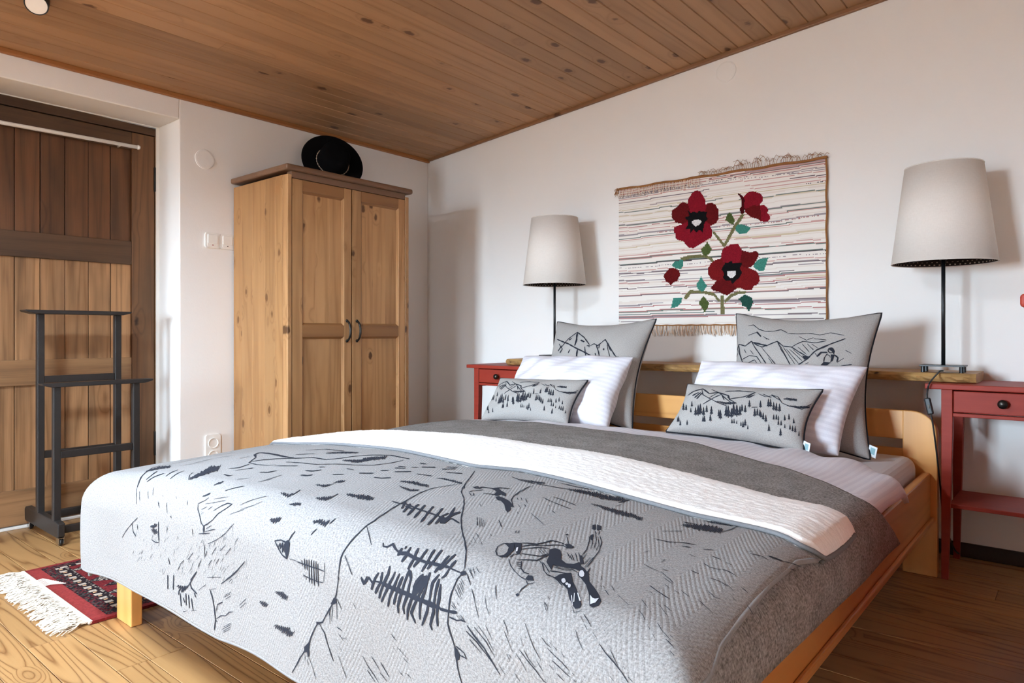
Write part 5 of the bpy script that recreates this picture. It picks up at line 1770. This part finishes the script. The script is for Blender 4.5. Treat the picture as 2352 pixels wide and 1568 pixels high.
L8 -175,2258 -186,2273
L10 -124,2212 -129,2220
L9 -75,2206 -81,2213
L8 -4,2255 -12,2264
L9 -270,2261 -282,2272
L8 -108,2254 -124,2269
L11 -472,2235 -477,2245
L8 -210,2203 -221,2213
L12 -558,2296 -565,2306
L11 -362,2250 -370,2261
L8 -311,2271 -321,2282
L11 -331,2302 -335,2309
L8 -194,2275 -208,2288
L8 -194,2199 -198,2204
L10 -443,2315 -452,2322
L13 -161,2281 -164,2293
L10 -267,2228 -277,2238
L11 -470,2243 -477,2250
L17 -551,2248 -553,2255
L12 -227,2287 -231,2293
L11 -189,2236 -194,2242
L11 -6,2220 -10,2233
L9 -108,2263 -115,2272
L11 -572,2301 -593,2318
L11 -568,2285 -583,2297
L10 -279,2260 -288,2271
L9 -341,2238 -356,2253
L10 -422,2334 -427,2342
L8 -62,2244 -69,2252
L11 -308,2221 -314,2227
L8 -96,2181 -104,2190
L8 -452,2248 -465,2260
L11 -496,2258 -503,2272
L9 -111,2234 -127,2248
L9 -553,2281 -567,2292
L10 -341,2313 -347,2319
L8 -109,2225 -117,2239
L14 -478,2246 -482,2257
L9 -281,2246 -298,2262
L11 -256,2263 -262,2272"""
PRINT_BIGR = """L38 119,885 163,898 209,863 261,848 329,850 383,868 433,841
L38 484,710 519,740 560,765 642,754 719,772
L34 78,602 144,633 214,622 256,570
L36 125,564 199,595
L35 193,838 221,808
L28 434,836 515,837 590,840 666,824 733,841 829,813
L27 123,801 193,833
L22 393,726 492,560
L23 419,709 523,571
L24 447,691 554,572
L25 471,691 575,598
L25 495,691 589,616
L28 22,693 79,593
L26 251,695 301,642 360,580 400,536
L25 531,711 600,652
L24 557,741 620,670
L24 593,743 647,689
L25 622,744 673,708
L24 521,811 589,771
L27 248,799 306,769
L27 268,789 288,769
L28 629,791 717,781
L30 587,781 627,800
L24 818,602 857,639
L21 659,666 684,633
L23 857,700 901,679
L28 603,571 626,584
L25 199,595 221,569
L25 340,598 381,553
L26 312,616 354,562
L53 4,636 26,659
L27 148,678 182,641
L28 90,686 113,652
L45 4,653 33,730 99,712 152,754 200,724 250,704 302,722 370,757 418,718 484,710 536,675 627,624
L43 152,754 183,706 239,640 301,562
L39 370,757 405,690 456,618 484,568
L51 33,725 52,646 93,566
L49 533,550 613,616 656,680 728,730 841,788
L36 747,664 732,628 732,595
L41 810,556 863,582 915,597
L72 171,746 294,714
L76 746,672 703,670 680,633
L59 796,657 819,639 817,606
L78 193,838 231,798
L79 662,689 741,735
P0 570,642 634,633 590,607
P0 732,595 777,597 759,574 733,554 708,551 717,572
P0 753,712 778,709 792,685 789,660 772,683 752,695
P0 769,658 796,661 789,611 774,597 776,634
L37 784,693 782,680 774,672 763,671 753,678 747,690 748,703 756,711 768,712 778,705
L29 742,655 763,649 772,633"""
PRINT_BIGL = """L75 88,779 265,725 399,666 541,606 671,543
L59 177,675 241,782 318,875 421,809 521,714
L30 672,762 761,646
L34 700,717 766,590
L41 768,581 851,597
L49 132,729 192,674
L66 259,770 285,794
L57 533,704 563,728 604,710 657,778 725,704 804,612 826,595
L58 584,719 643,625 672,573
L53 479,691 520,579
L74 293,622 307,662
L69 184,535 243,583
L53 602,626 629,582
L94 143,648 180,706
L95 182,624 206,673
L60 495,702 533,704
L62 617,731 623,679
L102 321,868 350,772 350,705
L102 401,660 423,572 454,524
L100 396,774 448,751
L85 675,677 688,655
L143 259,770 272,782
L87 518,692 529,688"""
PRINT_SMALL = """L51 50,693 98,775 174,842 250,729 319,756 360,731 416,699 442,606
L40 375,788 483,826 596,819
L31 168,827 197,702 263,622 369,526 448,474
L30 273,622 328,756 412,625 472,541
L41 437,631 541,699 608,805
L38 236,494 357,704
L23 630,780 694,729 745,766 778,752 829,646 883,615 967,605 999,747
L21 769,726 816,678
L29 248,838 352,729
L30 412,674 450,607 512,542
L27 669,777 741,719
L24 837,749 911,724
L29 636,494 680,509
L62 103,679 153,746
L64 129,636 172,748
L64 152,613 190,750
L62 600,805 562,678
L62 577,681 612,754
L44 365,706 400,598
L39 727,784 769,726
L19 822,713 824,731 828,714 830,735 835,710 837,740 841,715 843,739 847,714 849,739 854,711 855,749 860,714 861,753 866,706 867,757 872,709 873,749 878,711 879,755 884,718 885,759 890,719 891,757 896,719 897,754 902,727 903,760 907,729
L23 869,612 873,628 877,611 881,627 885,610 889,631 893,610 897,630 901,610 905,632 909,604 912,637 917,605 920,642 925,610 928,638 932,603 936,641 940,599 943,642 947,601 950,654 954,609 956,661 961,617 963,658 967,622 969,669 973,624 975,673 979,630 981,680 985,642 987,677 990,650 992,689 994,663 996,695 998,672 999,707 1000,687
L30 345,547 352,563 356,544 362,561 367,537 373,565 378,533 384,559 389,528 395,561 400,515 406,555 411,508 417,550 422,512 427,552 431,503 437,554 441,506 447,557 451,514 457,557 460,509 466,564 469,509 476,565 479,522 485,564 489,525 494,568 498,523 503,566
P0 25,558 45,504 44,501 68,442 63,440 91,384 74,392 81,370 75,372 68,394 53,397 47,447 40,453 33,505 30,510
P0 65,516 81,473 80,470 101,421 97,419 117,376 105,381 109,364 105,365 101,382 90,381 86,422 80,427 73,472 70,476
P0 113,573 124,537 123,535 139,493 136,491 154,451 143,454 147,438 144,439 139,455 130,454 126,493 122,496 117,536 115,538
P0 139,425 150,393 149,391 161,360 158,358 170,330 161,332 164,320 161,320 159,332 151,330 150,358 147,360 144,391 143,394
P0 180,438 197,387 196,383 217,327 213,323 236,270 221,274 225,253 220,253 215,275 202,272 199,324 193,328 188,382 186,386
P0 193,493 214,426 213,421 239,348 234,343 263,275 244,279 250,252 244,252 238,279 222,276 217,344 209,349 203,420 200,425
P0 208,515 228,449 227,444 252,371 247,366 277,296 258,300 264,273 258,273 252,300 236,296 231,366 223,371 217,443 214,448
P0 250,443 268,389 267,385 288,326 285,322 303,275 290,276 293,257 289,256 286,275 274,271 272,321 266,325 259,385 256,389
P0 271,483 284,439 283,436 301,385 298,381 315,337 304,338 308,320 304,319 300,338 291,333 287,381 282,384 276,436 274,439
P0 286,258 294,228 294,226 302,196 299,193 308,166 299,167 301,155 298,154 296,166 288,163 291,192 288,193 289,225 287,227
P0 297,271 306,238 305,236 314,202 311,200 321,169 312,170 313,157 310,156 308,169 300,166 302,198 299,199 300,235 298,237
P0 315,469 332,416 331,412 348,358 344,354 360,310 348,310 351,291 347,290 344,309 334,302 333,351 328,354 323,411 321,415
P0 339,303 348,267 347,264 358,226 355,222 367,187 356,188 358,172 355,172 353,187 343,183 345,220 341,222 341,262 340,264
P0 402,409 414,360 413,356 428,302 424,297 443,243 429,245 433,221 428,221 424,244 412,238 412,294 406,296 405,354 403,357
P0 390,407 399,370 398,367 409,327 406,324 419,286 409,286 411,269 408,268 405,285 396,280 397,321 393,322 392,365 391,367
P0 437,491 451,434 450,430 466,370 461,365 482,304 466,307 470,279 465,279 460,306 446,299 446,362 440,365 441,428 439,431
P0 453,499 468,436 466,431 485,363 480,357 504,289 486,291 491,262 485,261 480,291 464,283 464,355 457,359 457,429 454,433
P0 483,459 496,408 494,404 512,346 507,341 525,288 511,289 514,267 510,266 506,289 494,283 494,340 488,343 486,403 484,406
P0 487,549 503,484 502,479 522,408 516,403 540,335 522,337 526,308 520,307 515,337 499,330 500,401 493,405 492,476 489,481
P0 513,536 530,470 529,465 551,390 546,384 566,321 549,322 552,295 547,294 543,321 528,313 529,383 521,387 519,463 516,467
P0 541,514 556,458 555,454 573,393 569,388 585,339 571,340 574,319 569,318 567,339 554,333 556,387 550,390 547,453 545,456
P0 551,550 562,509 562,506 576,458 573,455 588,412 577,413 580,396 577,395 574,413 564,409 563,453 559,456 556,505 554,507
P0 578,536 591,492 590,488 605,440 602,436 615,398 605,398 607,382 603,381 601,397 592,393 592,435 588,437 584,487 582,490
P0 591,648 602,607 601,604 615,558 612,554 628,510 618,511 622,491 618,490 614,510 605,505 603,552 599,555 596,602 594,605
P0 672,657 684,615 684,611 698,566 695,562 708,525 699,524 701,507 698,506 696,523 688,516 686,560 682,562 678,610 677,613
P0 721,704 736,655 735,651 750,603 747,599 760,560 750,558 752,540 749,539 746,557 737,550 737,596 733,598 729,650 727,653
P0 736,707 751,658 750,655 764,608 761,604 774,566 763,564 766,547 762,545 760,563 751,556 751,601 747,602 744,653 742,656
P0 770,652 781,610 780,607 792,566 789,562 801,524 791,523 793,505 789,503 787,521 778,514 779,557 775,559 775,605 773,607
P0 790,640 801,600 800,597 811,557 808,552 821,514 810,513 813,494 809,493 807,511 798,504 798,548 795,550 794,595 793,597
P0 812,639 822,601 821,598 833,557 830,552 843,513 832,512 835,493 832,492 829,511 820,504 820,548 816,550 816,595 814,597
P0 660,491 671,446 671,443 681,400 678,395 689,357 678,356 680,339 676,337 675,355 665,348 668,391 664,392 665,440 663,443
P0 679,494 688,457 688,453 697,417 694,412 704,379 695,378 696,363 693,362 692,377 684,371 686,409 682,410 682,451 681,453
P0 699,483 708,447 707,444 716,407 714,403 724,369 715,368 716,353 713,351 712,367 703,361 705,399 702,400 702,442 701,444
P0 727,439 735,404 735,400 744,362 741,358 752,323 743,323 744,307 741,306 739,322 731,316 733,355 729,356 729,398 728,400
P0 749,411 758,374 757,371 767,333 764,329 773,296 764,295 765,281 762,279 761,294 752,288 755,326 752,327 752,369 750,371
P0 711,446 718,417 718,414 725,383 723,380 732,351 724,350 725,337 723,336 721,349 714,345 716,377 713,378 713,412 712,414
P0 801,438 808,409 808,407 815,378 813,375 821,350 814,349 815,337 813,336 812,348 806,343 807,372 805,373 804,405 803,407
P0 819,445 826,417 825,415 833,386 831,383 838,359 831,357 832,346 830,345 829,356 823,351 825,380 822,381 821,413 820,415
P0 836,430 842,406 841,404 847,380 845,377 851,356 846,355 847,345 845,344 844,354 839,349 840,374 838,375 838,403 837,404
P0 875,463 882,434 881,432 888,403 886,400 893,375 886,372 887,360 885,359 884,371 878,365 879,396 877,397 877,430 876,431
P0 899,493 906,466 905,463 912,436 910,432 917,408 911,405 912,393 909,392 908,404 902,398 904,428 901,429 901,461 900,463
P0 936,444 941,421 940,419 945,395 944,392 950,370 944,368 945,357 943,355 942,366 937,360 938,388 936,388 937,416 936,418
P0 844,361 849,337 848,335 853,310 851,307 857,285 850,283 851,273 849,272 848,282 842,277 845,304 843,304 844,333 844,334
P0 862,362 866,338 866,336 871,311 869,308 874,286 868,285 868,274 866,273 866,283 860,278 863,305 860,306 862,334 861,335
P0 889,315 893,297 892,295 896,276 894,274 899,256 894,255 894,247 892,246 892,254 887,250 890,271 888,272 889,294 889,295
P0 922,332 927,308 926,306 931,281 929,278 934,255 928,253 929,243 927,241 926,252 920,246 923,274 921,274 922,303 922,305
P0 939,328 944,302 943,300 948,272 946,269 952,245 945,242 946,230 943,229 943,240 937,234 940,264 938,264 939,297 939,298
P0 955,334 960,306 959,303 965,274 962,269 968,244 961,240 962,228 959,225 959,238 952,230 956,264 953,264 955,299 954,301
P0 980,269 983,250 982,248 985,228 984,225 987,208 982,204 982,195 981,193 981,202 976,195 979,219 978,219 980,244 979,245
P0 517,256 523,232 522,230 528,206 526,204 532,183 525,182 526,173 524,172 523,182 517,178 520,202 517,203 518,229 517,231
P0 533,260 538,237 537,235 543,212 541,209 547,188 541,187 541,178 539,177 538,187 533,183 535,207 533,208 534,234 533,236
P0 555,237 558,220 558,219 562,201 560,199 565,183 560,183 561,176 559,175 558,182 554,180 556,198 554,198 555,218 554,219
P0 586,234 590,212 590,210 595,186 593,184 599,162 593,162 594,152 591,151 591,161 585,157 587,182 585,183 586,209 585,210
P0 601,245 607,214 606,212 613,179 610,175 619,146 610,145 611,132 608,131 607,144 599,139 602,173 599,174 601,210 600,212
P0 613,286 619,253 619,250 627,214 623,210 633,177 623,177 624,162 621,161 620,176 611,170 615,207 611,209 613,248 612,250
P0 640,189 644,170 643,168 647,148 645,146 650,129 644,128 645,120 643,119 642,127 637,124 640,144 638,145 640,167 639,168
P0 786,263 790,233 789,230 795,199 791,196 798,168 789,166 789,153 786,152 786,165 777,159 783,192 780,193 784,228 783,230
P0 865,239 870,206 869,203 875,169 871,165 878,135 868,133 868,119 865,117 865,131 856,125 862,161 859,162 863,201 862,203
P0 54,276 69,239 68,236 84,198 80,196 97,160 86,164 90,149 86,150 82,165 72,164 70,198 65,201 61,238 59,241
P0 93,188 105,156 105,154 119,120 116,118 129,89 119,91 122,79 119,79 116,91 108,90 107,119 103,122 99,155 97,157
P0 158,190 169,159 169,157 179,127 176,125 186,99 178,100 179,89 176,89 175,100 167,98 168,124 165,127 163,157 162,159
P0 49,253 61,223 61,221 74,190 71,189 85,159 76,163 79,151 76,151 73,163 65,162 63,190 59,192 55,222 53,224"""
# ------------------------------------------------------------------ ink drawings printed on the fabrics (fabric coordinates)
from mathutils.geometry import tessellate_polygon
def print_on(surf, data, ma, mb, name, parent, lift=.0012, wmul=1.0):
    ink, pale = MB(), MB()
    for line in data.strip().split('\n'):
        head, rest = line.split(' ', 1)
        kind, w = head[0], int(head[1:]) * 1e-4 * wmul
        p = np.array([[float(t) for t in q.split(',')] for q in rest.split()]) / 1000.0
        m = p * np.array([ma, mb])
        if kind == 'L':
            d = np.hypot(*np.diff(m, axis=0).T); tot = d.sum()
            if tot < 1e-4: continue
            cum = np.concatenate([[0], np.cumsum(d)])
            n = max(2, int(tot / .006) + 1)
            tt = np.unique(np.concatenate([np.linspace(0, tot, n), cum]))
            x = np.interp(tt, cum, m[:, 0]); y = np.interp(tt, cum, m[:, 1])
            tx, ty = np.gradient(x), np.gradient(y); l = np.maximum(np.hypot(tx, ty), 1e-9); tx, ty = tx / l, ty / l
            f = np.clip(.55 + 5 * np.minimum(tt, tot - tt) / tot, .55, 1) * (1 + .18 * np.sin(tt * 160 + tot * 50))
            h = w / 2 * f
            A = surf((x - ty * h) / ma, (y + tx * h) / mb, lift); B = surf((x + ty * h) / ma, (y - tx * h) / mb, lift)
            ink.grid([[tuple(a), tuple(b)] for a, b in zip(A, B)])
        else:
            tg = ink if kind == 'P' else pale
            q = surf(p[:, 0], p[:, 1], lift if kind == 'P' else lift * 1.6)
            k = len(tg.v); tg.v += [tuple(v) for v in q]
            for tri in tessellate_polygon([[Vector((a, b, 0)) for a, b in m]]):
                tg.f.append([k + i for i in tri]); tg.mi.append(0)
    o = ink.build(name, M['ink'], None)
    o.parent = parent; o.matrix_parent_inverse = Matrix.Translation(parent.location).inverted()
    tag(o, 'dark printed ink drawing', kind='stuff')
    if pale.f:
        o2 = tag(pale.build(name, M['paper'], None), kind='stuff'); o2.parent = parent; o2.matrix_parent_inverse = Matrix.Translation(parent.location).inverted()
M['paper'] = plain('unprinted_grey', '#c3c4c9', .9, .1)
print_on(lambda u, v, l: quilt_pt(u, v, .0045 + l), PRINT_QUILT, 1, 1, 'print', ql)
for key, ob, data in (('bigR', BD, PRINT_BIGR), ('bigL', BC, PRINT_BIGL), ('smallR', SD, PRINT_SMALL), ('smallL', SC, PRINT_SMALL)):
    f0 = pillow_frame(key)
    print_on(lambda s_, t_, l, key=key: pillow_pt(key, np.clip(s_, 0.004, .996), np.clip(t_, 0.004, .996), 1, l), data,
             float(np.linalg.norm(f0[1] - f0[0])), float(np.linalg.norm(f0[3] - f0[0])), 'print', ob, .0016)
